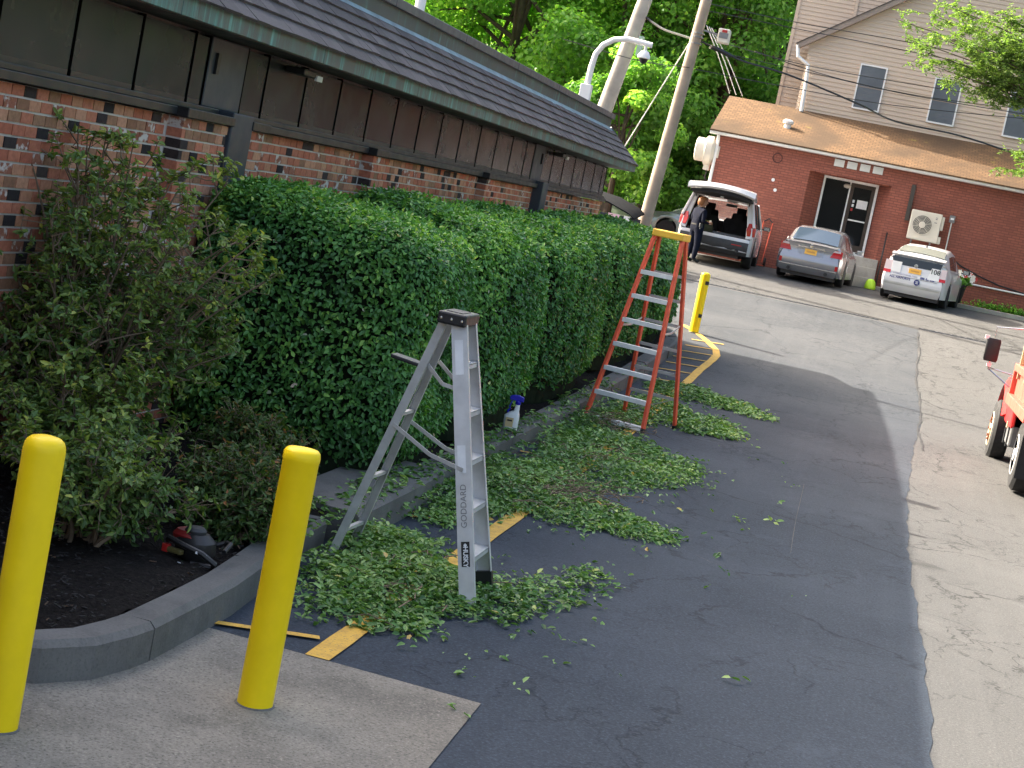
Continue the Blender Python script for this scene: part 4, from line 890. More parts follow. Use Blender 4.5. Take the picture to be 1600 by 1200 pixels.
for x in (-1.77, .44, 2.65):
    f = MB(); z0, z1, x1 = 6.78, 8.03, x+.72
    f.box(x-.045, x, SY-.06, SY-.015, z0-.045, z1+.045); f.box(x1, x1+.045, SY-.06, SY-.015, z0-.045, z1+.045); f.box(x, x1, SY-.06, SY-.015, z1, z1+.045); f.box(x, x1, SY-.075, SY-.015, z0-.05, z0)
    wn_ = f.build('window', MT['white'], hA, world=True)
    zm = (z0+z1)/2
    p_ = MB(); p_.box(x, x1, SY-.04, SY-.03, zm+.012, z1); p_.build('pane', MT['screen'], wn_, world=True); p_ = MB(); p_.box(x, x1, SY-.046, SY-.036, z0, zm-.012); p_.build('pane', MT['screen'], wn_, world=True); p_ = MB(); p_.box(x, x1, SY-.05, SY-.03, zm-.012, zm+.012); p_.build('sash_bar', MT['trim'], wn_, world=True)
d = MB(); dp = [atY(x, y, SY-.2) for x, y in ((1247, 70), (1247, 88), (1263, 102), (1260, 125), (1252, 174))]; d.tube(dp, .055, 8); d.build('downspout', MT['white'], hA, world=True)
d = MB(); d.box(-3.46, 8, SY-.05, SY-.0, 6.30, 6.36); d.build('base_trim', MT['white'], hA, world=True)
hB = thing('siding_house', 'taller beige siding block rising behind the gabled siding house', 'house', (1, 54.6, 6))
boards(hB, -4.08, 9, 54.6, 6.0, 14.0); d = MB(); d.box(-4.06, 9, 54.62, 56.0, 5.5, 14.0); d.build('wall', MT['siding'], hB, world=True)
d = MB(); d.box(-4.12, -4.02, 54.56, 54.66, 5.9, 14); d.build('corner_trim', MT['siding'], hB, world=True)
cx = atY(1338, 10, 54.5)[0]; d = MB(); d.box(cx-.05, cx+.05, 54.55, 54.58, 8, 14); d.build('corner_trim', MT['siding'], hB, world=True)

# ================================================================== poles and wires
p1 = thing('utility_pole', 'leaning bare wooden utility pole behind the last hedge with a boxy light on it', 'utility pole', (-5.4, 42, gz(42)))
YP = 42; a_ = atY(1006, 352, YP); b_ = atY(1104, 0, YP); up_ = b_-a_; bot = a_-up_*((a_[2]-gz(YP)+.2)/up_[2]); top = b_+up_*.25
d = MB(); d.tube([bot, a_, (a_+b_)/2, b_, top], [.165, .16, .145, .13, .12], 12); d.build('shaft', MT['polewood'], p1, world=True, smooth=True)
lb = atY(1130, 57, YP); d = MB(); d.box(lb[0]-.12, lb[0]+.16, YP-.15, YP+.15, lb[2]-.17, lb[2]+.17); lo = d.build('light_box', MT['offwhite'], p1, world=True, bevel=.03)
d = MB(); d.box(lb[0]-.09, lb[0]+.13, YP-.16, YP-.14, lb[2]-.06, lb[2]+.07); d.build('lens', MT['grey'], lo, world=True); d = MB(); d.box(lb[0]-.03, lb[0]+.09, YP-.165, YP-.14, lb[2]+.08, lb[2]+.14); d.build('marking', MT['red'], lo, world=True)
q = atY(1092, 45, YP); d = MB(); d.bar(q, (lb[0]-.1, YP, lb[2]+.02), .04, .04); d.build('bracket', MT['grey'], p1, world=True)
for py in (52, 58, 68): q = atY(1089+(60-py)*.28, py, YP); d = MB(); d.lathe([(.15, -.015), (.15, .015)], 14, (q[0], YP, q[2])); d.build('band', MT['grey'], p1, world=True)
p2 = thing('utility_pole', 'thick grey weathered utility pole leaning behind the roof corner', 'utility pole', (-8, 46, gz(46)))
YQ = 46; a_ = atY(942, 178, YQ); b_ = atY(1008, 0, YQ); up_ = b_-a_; bot = a_-up_*((a_[2]-gz(YQ)+.2)/up_[2]); d = MB(); d.tube([bot, a_, (a_+b_)/2, b_, b_+up_*.3], [.24, .215, .20, .185, .17], 12); d.build('shaft', mat('grey pole timber', (.33, .30, .26), .9, var=.2, vs=2.5, bump=.5, bs=14), p2, world=True, smooth=True)
q = atY(1000, 72, YQ-.3); d = MB(); d.box(q[0]-.06, q[0]+.06, YQ-.4, YQ-.15, q[2]-.25, q[2]+.25); d.build('sign_plate', mat('pale green plate', (.35, .48, .38), .5), p2, world=True)
def wire(label, pts, r=.012, group=None, material=None):
    P = [atY(*p) for p in pts]; out = []
    for i in range(len(P)-1):
        for s in np.linspace(0, 1, 7)[:-1]:
            p0 = P[max(i-1, 0)]; p1_, p2_ = P[i], P[i+1]; p3 = P[min(i+2, len(P)-1)]
            out.append(.5*((2*p1_)+(-p0+p2_)*s+(2*p0-5*p1_+4*p2_-p3)*s*s+(-p0+3*p1_-3*p2_+p3)*s**3))
    out.append(P[-1]); d = MB(); d.tube(out, r, 5); o = d.build('cable', material or MT['black']); tag(o, label, 'cable', group); return o
WG = 'thin overhead wires crossing the siding house'
wire('thick black overhead cable sagging across the siding house to the shop roof', [(1088, 62, 42), (1130, 80, 42.3), (1160, 95, 42.6), (1235, 118, 43.5), (1340, 162, 44.5), (1400, 190, 45.5), (1500, 212, 47), (1600, 245, 48.5), (1700, 280, 50)], .024)
wire('black cable splice sleeve hanging on the overhead cable beside the wooden pole', [(1110, 73, 42.1), (1125, 79, 42.25), (1142, 88, 42.4)], .055)
for k, pts in enumerate((((1105, 5, 42), (1250, 36, 44), (1420, 66, 46), (1650, 112, 49)), ((1102, 16, 42), (1250, 46, 44), (1430, 82, 46), (1650, 128, 49)), ((1140, 70, 42), (1260, 102, 44), (1440, 134, 46), (1650, 166, 49)), ((1125, 82, 42.3), (1260, 112, 44), (1430, 150, 46), (1650, 186, 49)), ((1085, 108, 42), (1230, 136, 44), (1400, 165, 46), (1650, 190, 49)), ((880, 61, 36), (1000, 95, 40), (1082, 106, 42)), ((1180, 80, 43), (1300, 120, 44.5), (1450, 152, 46), (1650, 176, 49)))):
    wire(('highest thin overhead wire crossing the siding house', 'second highest thin overhead wire crossing the siding house', 'thin overhead wire crossing the siding house just above its windows', 'thin overhead wire crossing the upper halves of the grey windows', 'lowest thin overhead wire, crossing the lower halves of the grey windows', 'thin wire running from above the roof parapet to the wooden pole', 'thin overhead wire starting beside the cable splice and crossing the middle window')[k], pts, .010, WG)
wire('thin pale guy wire slanting from the wooden pole down behind the roof corner', [(1083, 58, 42), (1030, 142, 43), (974, 232, 44)], .014, None, MT['step'])
wire('black cable bundle hanging between the two utility poles', [(1010, 28, 46), (1035, 45, 45), (1060, 54, 43.5), (1086, 62, 42)], .03)
for k in range(3): wire(('pale service wire nearest the wooden pole, dropping to the shop roof', 'middle one of three pale service wires dropping to the shop roof', 'pale service wire nearest the siding house, dropping to the shop roof')[k], [(1104+k*4, 40+k*2, 42), (1125+k*7, 95+k*1, 45.5), (1140+k*10, 146+k*2, 50)], .012, 'three pale service wires', MT['step'])
# dumpster behind the building end
dq = atY(962, 345, 40.6); du = thing('dumpster', 'dark blue dumpster with sloping black lid beyond the brick building', 'dumpster', (dq[0]-.2, 40.6, gz(40.6)))
xa, xb = atY(925, 335, 40.6)[0]-.6, atY(992, 345, 40.6)[0]; zt = atY(990, 338, 40.6)[2]; z_ = gz(40.6)
d = MB(); d.box(xa, xb, 40.2, 41.6, z_+.08, zt-.05); d.build('bin', mat('dark blue steel', (.018, .022, .035), .5, .2), du, world=True, bevel=.02)
d = MB(); d.loft([[(x, 40.1, zz-.03), (x, 41.7, zz+.13), (x, 41.7, zz+.16), (x, 40.1, zz)] for x, zz in ((xa-.03, zt+.28), (xa+.5, zt+.28), (xa+1.0, zt+.22), (xb-.35, zt+.13), (xb-.1, zt+.05), (xb+.04, zt-.05))]); d.build('lid', mat('dark lid', (.006, .007, .009), .85, spec=.1), du, world=True, smooth=True)
q = atY(958, 337, 40.05); d = MB(); d.box(q[0]-.14, q[0]+.14, 40.17, 40.195, q[2]-.07, q[2]+.05); d.build('label', mat('pink label', (.65, .42, .48), .6), du, world=True); q = atY(978, 341, 40.05); d = MB(); d.box(q[0]-.07, q[0]+.07, 40.17, 40.195, q[2]-.07, q[2]+.05); d.build('label', MT['sticker'], du, world=True)
# ================================================================== bollards
BG = 'yellow bollards'
for (x, y, r, h, kind, lab) in ((-3.0, 6.33, .084, 1.215, 0, 'yellow bollard with rounded dome top in front of the loose shrub'), (-2.29, 7.41, .082, 1.21, 1, 'yellow bollard with flat crimped top on the concrete pad before the aluminium ladder'), (-3.05, 32.62, .088, 1.145, 2, 'distant yellow bollard with black scuff on the hatched island by the parking lot')):
    z = gz(y); t = thing('bollard', lab, 'bollard', (x, y, z), group=BG)
    if kind == 1: prof = [(r*1.01, .0), (r, .02), (r, h-.06), (r*1.03, h-.055), (r*1.035, h-.035), (r*.98, h-.014), (r*.86, h-.004), (r*.4, h+.002), (0, h+.003)]
    else: prof = [(r*1.01, .0), (r, .02), (r, h-.06), (r*.97, h-.04), (r*.88, h-.02), (r*.7, h-.007), (r*.4, h), (0, h+.001)]
    d = MB(); d.lathe(prof, 36)
    d.v = [(a*(1+.012*math.sin(5*c+3*math.atan2(b, a))), b*(1+.012*math.sin(5*c+3*math.atan2(b, a))), c) for a, b, c in d.v]
    d.build('sleeve', MT['bollard'], t, smooth=True)
    d = MB(); d.lathe([(r+.012, 0), (r+.010, .012), (r, .016)], 30); d.build('base_seal', MT['kerb'], t)
    if kind == 2:
        for zz, a in ((.92, -.35), (.30, -.45)): d = MB(); d.lathe([(r+.002, 0), (r+.003, .07)], 30, (0, 0, zz)); d.f = d.f[:30]; d.m = d.m[:30]; keep = [i for i in range(30) if -1.0 < (i/30*2*math.pi-(2*math.pi+a if a < 0 else a)+0) < .2]; d.f = [d.f[i] for i in keep] or d.f[:2]; d.m = [0]*len(d.f); d.build('scuff', MT['black'], t)

# ================================================================== aluminium stepladder
L1 = thing('stepladder', 'open aluminium stepladder with black top standing in cut leaves by the kerb', 'ladder', (-2.3, 10.35, 0))
def channel(mbx, p, q, w, t, side, flange=.028):
    """C-channel rail: web of width w facing -Y, flanges towards +Y (side=1) or -Y"""
    p = Vector(p); q = Vector(q); dirv = (q-p).normalized(); y = Vector((0, 1, 0)); y = (y-dirv*y.dot(dirv)).normalized(); x = y.cross(dirv).normalized()
    def slab(c0, wx, wy):
        a = x*wx/2; b = y*wy/2; vs = []
        for P in (p, q):
            o = P+c0; vs += [o-a-b, o+a-b, o+a+b, o-a+b]
        mbx.add(vs, [(3,2,1,0),(4,5,6,7),(0,1,5,4),(1,2,6,5),(2,3,7,6),(3,0,4,7)])
    slab(Vector((0, 0, 0)), w, t); s = side
    slab(x*(w/2-t/2)+y*(flange/2+t/2)*s, t, flange); slab(-x*(w/2-t/2)+y*(flange/2+t/2)*s, t, flange)
Z1 = 1.70
fn0, fn1 = Vector((-1.93, 10.10, .02)), Vector((-2.36, 10.24, Z1)); ff0, ff1 = Vector((-1.93, 10.60, .02)), Vector((-2.36, 10.50, Z1))
rn0, rn1 = Vector((-2.985, 10.66, .03)), Vector((-2.44, 10.26, Z1)); rf0, rf1 = Vector((-2.955, 11.12, .03)), Vector((-2.44, 10.48, Z1))
rn0, rf0 = Vector((-2.92, 10.42, .02)), Vector((-2.90, 10.82, .02))
d = MB(); channel(d, fn0, fn1, .098, .004, 1); nr = d.build('front_rail', MT['alu'], L1, world=True)
d = MB(); channel(d, ff0, ff1, .098, .004, -1); d.build('front_rail', MT['alu'], L1, world=True)
for a, b, s in ((rn0, rn1, 1), (rf0, rf1, -1)): d = MB(); channel(d, a, b, .05, .004, s, .022); d.build('rear_rail', MT['alu2'], L1, world=True)
for k in range(5):
    f = (.285*(k+1))/Z1; a = fn0.lerp(fn1, f); b = ff0.lerp(ff1, f); d = MB(); d.box(a.x-.045, a.x+.045, a.y+.004, b.y-.004, a.z-.004, a.z+.004); d.box(a.x+.041, a.x+.045, a.y+.004, b.y-.004, a.z-.03, a.z); d.box(a.x-.045, a.x-.041, a.y+.004, b.y-.004, a.z-.03, a.z); d.build('step', MT['alu'], L1, world=True)
for f in (.12, .34, .60): a = rn0.lerp(rn1, f); b = rf0.lerp(rf1, f); d = MB(); d.bar(a, b, .03, .02); d.build('rear_brace', MT['alu2'], L1, world=True)
c_ = MB(); c_.box(-2.48, -2.30, 10.19, 10.55, Z1-.055, Z1+.02); co = c_.build('top_cap', MT['black'], L1, world=True, bevel=.012)
for x in (-2.455, -2.39, -2.325): d = MB(); d.lathe([(.009, 0), (.008, -.006), (0, -.007)], 8, (x, 10.19, Z1-.02), axis='y'); d.build('rivet', MT['chrome'], co, world=True)
d = MB(); d.box(-2.445, -2.345, 10.26, 10.48, Z1+.021, Z1+.024); d.build('tray', MT['darkgrey'], co, world=True)
for f, s in ((.745, 0), (.50, 1)):      # spreader arms, hinged in the middle
    for a0, a1, b0, b1 in ((fn0, fn1, rn0, rn1), (ff0, ff1, rf0, rf1)):
        p = a0.lerp(a1, f-.03*s); q = b0.lerp(b1, f+.06); m_ = (p*.55+q*.45)+Vector((0, 0, -.035)); yo = Vector((0, -.012 if a0 is fn0 else .012, 0))
        if f > .6: p, q = p+Vector((-.03, .03, 0)), q+Vector((.02, .03, 0))
        d = MB(); d.bar(p+yo, m_+yo, .005, .024); d.bar(m_+yo, q+yo, .005, .024); d.build('spreader', MT['alu2'], L1, world=True)
ps = rn0.lerp(rn1, .80); d = MB(); d.box(ps.x-.21, ps.x-.01, ps.y+.0, ps.y+.13, ps.z-.012, ps.z+.012); d.v = [(x, y, z+(.012 if x < ps.x-.1 else -.012)) for x, y, z in d.v]; d.build('pail_shelf', MT['black'], L1, world=True, bevel=.006)
fb_ = ff0.lerp(ff1, .075); d = MB(); d.bar(ff0-Vector((0, .008, .015)), fb_-Vector((0, .008, 0)), .104, .05, (0, 1, 0)); d.build('rubber_foot', MT['black'], L1, world=True)
d = MB(); d.bar(fn0-Vector((0, 0, .015)), fn0.lerp(fn1, .02), .10, .03, (0, 1, 0)); d.build('foot', MT['alu2'], L1, world=True)
ax = (fn1-fn0).normalized(); yw = Vector((0, -1, 0)); yw = (yw-ax*yw.dot(ax)).normalized(); rt = ax.cross(yw) ; rt.normalize()
if rt.x < 0: rt = -rt
def on_rail(f, dx=0, out=.0035): return fn0.lerp(fn1, f)+rt*dx+yw*out
def rail_patch(name, f0, f1, w, m_, dx=0, out=.003):
    d = MB(); p, q = on_rail(f0, dx, out), on_rail(f1, dx, out); a = rt*w/2; d.add([p-a, p+a, q+a, q-a, p-a-yw*.002, p+a-yw*.002, q+a-yw*.002, q-a-yw*.002], [(0,1,2,3),(7,6,5,4),(0,4,5,1),(1,5,6,2),(2,6,7,3),(3,7,4,0)]); return d.build(name, m_, nr, world=True)
rail_patch('sticker', .80, .92, .05, MT['sticker'], -.005); rail_patch('sticker', .46, .555, .05, MT['sticker'], -.008)
rail_patch('brand_label', .135, .222, .052, MT['black'])
place_text('lettering', 'HUSKY', .040, MT['sticker'], on_rail(.170, 0, .0062), -ax, rt, nr, True, bold=.0012, extrude=.0006)
d = MB(); c0 = on_rail(.210, 0, .0065); d.add([c0+ax*.012, c0+rt*.012, c0-ax*.012, c0-rt*.012], [(0, 1, 2, 3)]); d.build('emblem', MT['sticker'], nr, world=True)
place_text('marker_lettering', 'GODDARD', .052, MT['grey'], on_rail(.345, -.002, .0035), ax, -rt, nr, True, extrude=.0004)
# ================================================================== orange stepladder
L2 = thing('stepladder', 'tall orange fibreglass stepladder with yellow top standing beside the hedge', 'ladder', (-2.43, 20.65, gz(20.65)), R(-15))
ZT = 2.30; zg = .012
FNT = [(-.385, -.60), (.385, -.60)]; 
fl0, fr0 = Vector((-.375, -.55, zg)), Vector((.375, -.55, zg)); fl1, fr1 = Vector((-.175, -.05, ZT)), Vector((.175, -.05, ZT))
bl0, br0 = Vector((-.345, .55, zg)), Vector((.345, .55, zg)); bl1, br1 = Vector((-.17, .07, ZT)), Vector((.17, .07, ZT))
for a, b, nm, w in ((fl0, fl1, 'front_rail', .075), (fr0, fr1, 'front_rail', .075), (bl0, bl1, 'rear_rail', .065), (br0, br1, 'rear_rail', .065)):
    d = MB(); d.bar(a, b, .036, w, (0, 1, 0)); d.build(nm, MT['fibre'], L2, bevel=.004)
    d = MB(); d.bar(a-Vector((0, 0, .006)), a.lerp(b, .02), .04, w+.012, (0, 1, 0)); d.build('foot', MT['black'], L2)
for k in range(7):
    f = (.035+.305*k*.985+.03)/ZT if k else .03; f = (.06+k*.296)/ZT
    a = fl0.lerp(fl1, f); b = fr0.lerp(fr1, f); d = MB(); d.box(a.x+.012, b.x-.012, a.y-.05, a.y+.05, a.z-.005, a.z+.005); d.box(a.x+.012, b.x-.012, a.y-.052, a.y-.046, a.z-.045, a.z+.006); d.build('step', MT['step'], L2)
    if k in (0, 6):
        d = MB(); d.bar(a+Vector((.014, -.03, -.10)), a+Vector((.10, -.03, -.01)), .012, .004); d.build('step_brace', MT['alu2'], L2); d = MB(); d.bar(b+Vector((-.014, -.03, -.10)), b+Vector((-.10, -.03, -.01)), .012, .004); d.build('step_brace', MT['alu2'], L2)
    if k:
        a = bl0.lerp(bl1, f); b = br0.lerp(br1, f); d = MB(); d.bar(a, b, .012, .036, (0, 0, 1)); d.build('rear_rung', MT['alu2'], L2)
d = MB(); d.bar(bl0.lerp(bl1, .03), br0.lerp(br1, .16), .01, .012); d.build('rear_brace', MT['alu2'], L2)
d = MB(); d.box(-.20, .20, -.12, .14, ZT-.04, ZT+.045); d.build('top_cap', MT['captop'], L2, bevel=.012)
for s in (-1, 1):
    a = fl0.lerp(fl1, .5) if s < 0 else fr0.lerp(fr1, .5); b = bl0.lerp(bl1, .55) if s < 0 else br0.lerp(br1, .55); m_ = (a+b)/2+Vector((0, 0, -.04)); d = MB(); d.bar(a, m_, .005, .024); d.bar(m_, b, .005, .024); d.build('spreader', MT['alu2'], L2)
# ================================================================== spray bottle on the kerb
q = (-3.10, 16.55, .212); sb = thing('spray_bottle', 'white spray bottle with blue cap standing on the concrete kerb', 'bottle', q, R(10))
def ring(cx, cy, w, dpt, z, n=16, p=3): return [(cx+w*np.sign(math.cos(a))*abs(math.cos(a))**(2/p), cy+dpt*np.sign(math.sin(a))*abs(math.sin(a))**(2/p), z) for a in np.linspace(0, 2*math.pi, n+1)[:-1]]
d = MB(); d.loft([ring(0, 0, .068, .04, 0), ring(0, 0, .072, .043, .01), ring(-.005, 0, .075, .043, .13), ring(.01, 0, .055, .035, .165), ring(.03, 0, .027, .026, .19), ring(.032, 0, .022, .022, .26)]); bo = d.build('body', MT['white'], sb, smooth=True)
d = MB(); d.box(-.055, .02, -.046, -.0445, .03, .12); d.build('label', mat('tan label', (.55, .42, .22), .6), bo); d = MB(); d.box(-.04, .008, -.0475, -.0465, .085, .10); d.build('label_band', MT['black'], bo)
d = MB(); d.lathe([(.026, .25), (.028, .28), (.024, .29)], 14, (.032, 0, 0)); d.prism([(-.055, -.022, .29), (.085, -.022, .285), (.08, -.022, .33), (.03, -.022, .345), (-.03, -.022, .34), (-.055, -.022, .325)], (0, .044, 0)); d.build('spray_head', MT['bluecap'], sb, bevel=.006)
d = MB(); d.bar((-.025, 0, .29), (-.045, 0, .215), .012, .012); d.tube([(-.03, 0, .21), (-.05, 0, .18), (-.045, 0, .15)], .01, 6); d.build('trigger', MT['bluecap'], sb)
# ================================================================== red and black power tool in the bed
p = atY(304, 868, 8.95); pt = thing('power_tool', 'red and black petrol power tool lying in the black mulch', 'power tool', (p[0], 8.95, .165), R(-15))
d = MB(); d.loft([ring(0, 0, .09, .075, .03, 16, 3), ring(0, 0, .11, .09, .07, 16, 3), ring(-.01, 0, .11, .09, .13, 16, 3), ring(-.02, 0, .075, .06, .17, 16, 3)]); d.build('engine', MT['black'], pt, smooth=True)
d = MB(); d.loft([ring(-.05, -.01, .08, .065, .125, 16, 4), ring(-.05, -.01, .085, .07, .15, 16, 4), ring(-.06, 0, .065, .055, .175, 16, 4)]); d.build('cover', mat('dark red cover', (.20, .012, .012), .45), pt, smooth=True)
d = MB(); d.lathe([(.055, 0), (.06, .02), (.045, .035), (0, .038)], 18, (-.02, 0, .165)); d.build('starter', MT['darkgrey'], pt, smooth=True)
d = MB(); d.tube([(-.15, -.06, .10), (-.10, -.12, .13), (.02, -.14, .12), (.13, -.12, .10), (.18, -.06, .05), (.15, -.04, .02), (.05, -.10, .02)], .017, 8); d.build('handle', MT['black'], pt, smooth=True)
d = MB(); d.box(-.11, .0, -.135, -.10, .055, .085); d.build('fuel_tank', mat('amber tank', (.10, .085, .03), .4), pt, bevel=.008); d = MB(); d.box(-.13, -.09, -.137, -.10, .05, .095); d.build('fuel_cap', MT['red'], pt, bevel=.006)
d = MB(); d.box(-.12, .03, -.15, -.142, .012, .024); d.build('guard_strip', MT['sticker'], pt); d = MB(); d.bar((.10, -.14, .105), (.15, -.105, .092), .012, .012); d.build('clip', MT['sticker'], pt)
d = MB(); d.tube([(.05, .06, .10), (.12, .10, .14), (.18, .06, .15), (.20, -.02, .12)], .014, 8); d.build('front_handle', MT['black'], pt, smooth=True)

# ================================================================== cars
def paint(name, col, rough=.22, metal=0): s = SH(name); s.p(col=col, rough=rough, metal=metal, coat=.6); s.set(s.bsdf, 'Coat Roughness', .05); return s.mat
MT['carglass'] = glassy('car glass', (.015, .02, .025), .04)
MT['blueglass'] = glassy('tinted rear glass', (.03, .05, .075), .05)
def clearglass():
    s = SH('clear glass'); s.p(col=(.6, .65, .65), rough=.02, alpha=.22); return s.mat
MT['clear'] = clearglass()
MT['tail'] = glassy('tail light', (.42, .012, .015), .15); MT['tailclear'] = glassy('pale tail lens', (.62, .50, .50), .15)
MT['plate'] = mat('orange plate', (.78, .42, .06), .45, var=.05); MT['rim'] = mat('alloy rim', (.42, .42, .43), .3, .8, var=.08); MT['platetext'] = mat('dark blue print', (.03, .05, .16), .5)
def wheel(parent, x, y, r, w, side, spokes=5, rimmat=None):
    wo_ = MB(); wo_.lathe([(r*.66, -w/2), (r*.93, -w/2), (r, -w/2+.025), (r, w/2-.025), (r*.93, w/2), (r*.66, w/2)], 26, (x, y, r), axis='x'); o = wo_.build('wheel', MT['rubber'], parent, smooth=True)
    b = MB(); xo = x+side*(w/2-.03); b.lathe([(r*.66, 0), (r*.60, -.015*side), (r*.58, -.06*side)], 24, (xo+side*.02, y, r), axis='x'); b.lathe([(0.0, .02*side), (r*.14, .018*side), (r*.16, 0)], 12, (xo, y, r), axis='x')
    for k in range(spokes): a = 2*math.pi*k/spokes+.3; b.bar((xo, y+r*.1*math.cos(a), r+r*.1*math.sin(a)), (xo, y+r*.62*math.cos(a), r+r*.62*math.sin(a)), r*.16, .03, (side, 0, 0))
    b.lathe([(r*.6, -.07*side), (0, -.07*side)], 20, (xo, y, r), axis='x'); b.build('rim', rimmat or MT['rim'], o)
class Car:
    def __init__(s, t, yr, yf, st, wheels, R_, bodymat, rearprof, zb=.2, open_cab=None):
        s.t = t; s.yr = yr; st = np.array(st); s.st = st; s.rp = np.array(rearprof); s.zb = zb
        ys = sorted(set([round(y, 3) for y in list(st[:, 0])+list(np.linspace(yr, yf, 26))+[w+R_*1.16*math.cos(a) for w in wheels for a in np.linspace(0, math.pi, 9)]]))
        rings = []
        for y in ys:
            w, zbl, zt = s.at(y); b = zb
            for wy in wheels:
                dy = abs(y-wy); Ra = R_*1.16
                if dy < Ra: b = max(b, R_+math.sqrt(max(0, Ra*Ra-dy*dy)))
            zin = zt+.015; win = w-.16
            if open_cab and open_cab[0] <= y <= open_cab[1]: zin = open_cab[2]; win = w-.13; zt = zbl
            half = [(0, b), (.8*w, b), (w-.015, b+.02), (w, b+.45*(zbl-b)), (w-.008, b+.8*(zbl-b)), (w-.05, zbl), (max(win+.02, 0), zt), (win, zin) if open_cab else (w*.5, zt+.01), (0, zin)]
            sh = [(x, y+s.roff(y, z), z) for x, z in half]; rings.append(sh+[(-x, yy, z) for x, yy, z in sh[-2:0:-1]])
        d = MB(); d.loft(rings, cap0=False, cap1=True)
        # rear skin in strips with a slight crown
        w, zbl, zt = s.at(yr); zs = np.linspace(zb, zt if not open_cab else open_cab[2], 9); cols = np.linspace(-1, 1, 7); vs = []
        for z in zs: 
            for c in cols: vs.append((c*s.wz(z), s.ry(c*s.wz(z), z), z))
        d.add(vs, [(j*7+i, j*7+i+1, (j+1)*7+i+1, (j+1)*7+i) for j in range(8) for i in range(6)])
        s.body = d.build('body', bodymat, t, smooth=True)
        u = MB(); u.box(-.68, .68, yr+.12, yf-.25, zb-.09, zb+.22); u.build('underbody', MT['black'], t)
    def at(s, y): return tuple(np.interp(y, s.st[:, 0], s.st[:, k]) for k in (1, 2, 3))
    def wz(s, z):
        w, zbl, zt = s.at(s.yr); return float(np.interp(z, [s.zb, s.zb+.02, (s.zb+zbl)*.5, zbl, zt+.02], [w-.05, w-.015, w, w-.05, w-.16]))
    def roff(s, y, z): k = max(0, 1-(y-s.yr)/.45); return float(np.interp(z, s.rp[:, 0], s.rp[:, 1]))*k
    def ry(s, x, z): return s.yr+float(np.interp(z, s.rp[:, 0], s.rp[:, 1]))-.07*(1-(x/1.0)**2)
    def patch(s, name, q, m_, out=.008, parent=None, n=5):
        """panel on the rear skin from four (x,z) corners: bl, br, tr, tl"""
        d = MB(); vs = []
        for layer in (out, -.02):
            for j in range(n):
                for i in range(n):
                    u, v = i/(n-1), j/(n-1); x = (q[0][0]*(1-u)+q[1][0]*u)*(1-v)+(q[3][0]*(1-u)+q[2][0]*u)*v; z = (q[0][1]*(1-u)+q[1][1]*u)*(1-v)+(q[3][1]*(1-u)+q[2][1]*u)*v
                    vs.append((x, s.ry(x, z)-layer, z))
        f = [(j*n+i, j*n+i+1, (j+1)*n+i+1, (j+1)*n+i) for j in range(n-1) for i in range(n-1)]; N2 = n*n
        ed = [i for i in range(n)]+[j*n+n-1 for j in range(1, n)]+[(n-1)*n+i for i in range(n-2, -1, -1)]+[j*n for j in range(n-2, 0, -1)]
        f += [(ed[(k+1) % len(ed)], ed[k], ed[k]+N2, ed[(k+1) % len(ed)]+N2) for k in range(len(ed))]
        d.add(vs, f); return d.build(name, m_, parent or s.t, smooth=True)
def greenhouse(t, st, roofmat, glass, rearglass, cols=True):
    """st: (y, half width at belt, belt z, half width at roof, roof z)"""
    rings = []
    for y, wb, zb, wr, zr in st:
        h = [(wb, zb), (wr+.01+(wb-wr)*.12, zr-(zr-zb)*.12), (wr-.04, zr), (wr*.5, zr+.022), (0, zr+.028)]; rings.append([(x, y, z) for x, z in h]+[(-x, y, z) for x, z in h[-2::-1]]+[(0, y, zb)])
    d = MB(); d.loft(rings); d.build('roof', roofmat, t, smooth=True)
    def side(y, f, sg):
        k = np.array(st); wb, zb, wr, zr = (np.interp(y, k[:, 0], k[:, j]) for j in (1, 2, 3, 4)); f_ = f
        return Vector((sg*(wb+(wr+.01+(wb-wr)*.12-wb)*f_/.88+.006), y, zb+(zr-zb)*f_))
    return side
def quadpane(name, pts, m_, t, thick=.004):
    p = [Vector(a) for a in pts]; n = (p[1]-p[0]).cross(p[3]-p[0]).normalized()*thick; d = MB(); d.add(p+[a-n for a in p], [(0,1,2,3),(7,6,5,4),(0,4,5,1),(1,5,6,2),(2,6,7,3),(3,7,4,0)]); return d.build(name, m_, t)
def curvepane(name, w0, y0, z0, w1, y1, z1, m_, t):
    d = MB(); vs = []
    for lay in (0, -.02):
        for f in np.linspace(0, 1, 5):
            for c in np.linspace(-1, 1, 9):
                w, y, z = w0+(w1-w0)*f, y0+(y1-y0)*f, z0+(z1-z0)*f; vs.append((c*w, y, z+.014+.030*(1-abs(c)**1.6)+lay))
    d.add(vs, [(j*9+i, j*9+i+1, (j+1)*9+i+1, (j+1)*9+i) for j in range(4) for i in range(8)]); return d.build(name, m_, t, smooth=2)
def mirror_(t, x, y, z, m_, sg):
    d = MB(); d.loft([ring(x+sg*.10, y, .085, .05, z-.06, 14, 3), ring(x+sg*.11, y, .10, .06, z, 14, 3), ring(x+sg*.10, y, .085, .05, z+.06, 14, 3)]); o = d.build('mirror', m_, t, smooth=True); d = MB(); d.bar((x-sg*.03, y, z-.03), (x+sg*.05, y, z-.02), .04, .03); d.build('mirror_arm', MT['black'], o); d = MB(); d.box(x+sg*.10-.07, x+sg*.10+.07, y-.066, y-.055, z-.045, z+.045); d.build('mirror_glass', MT['chrome'], o)

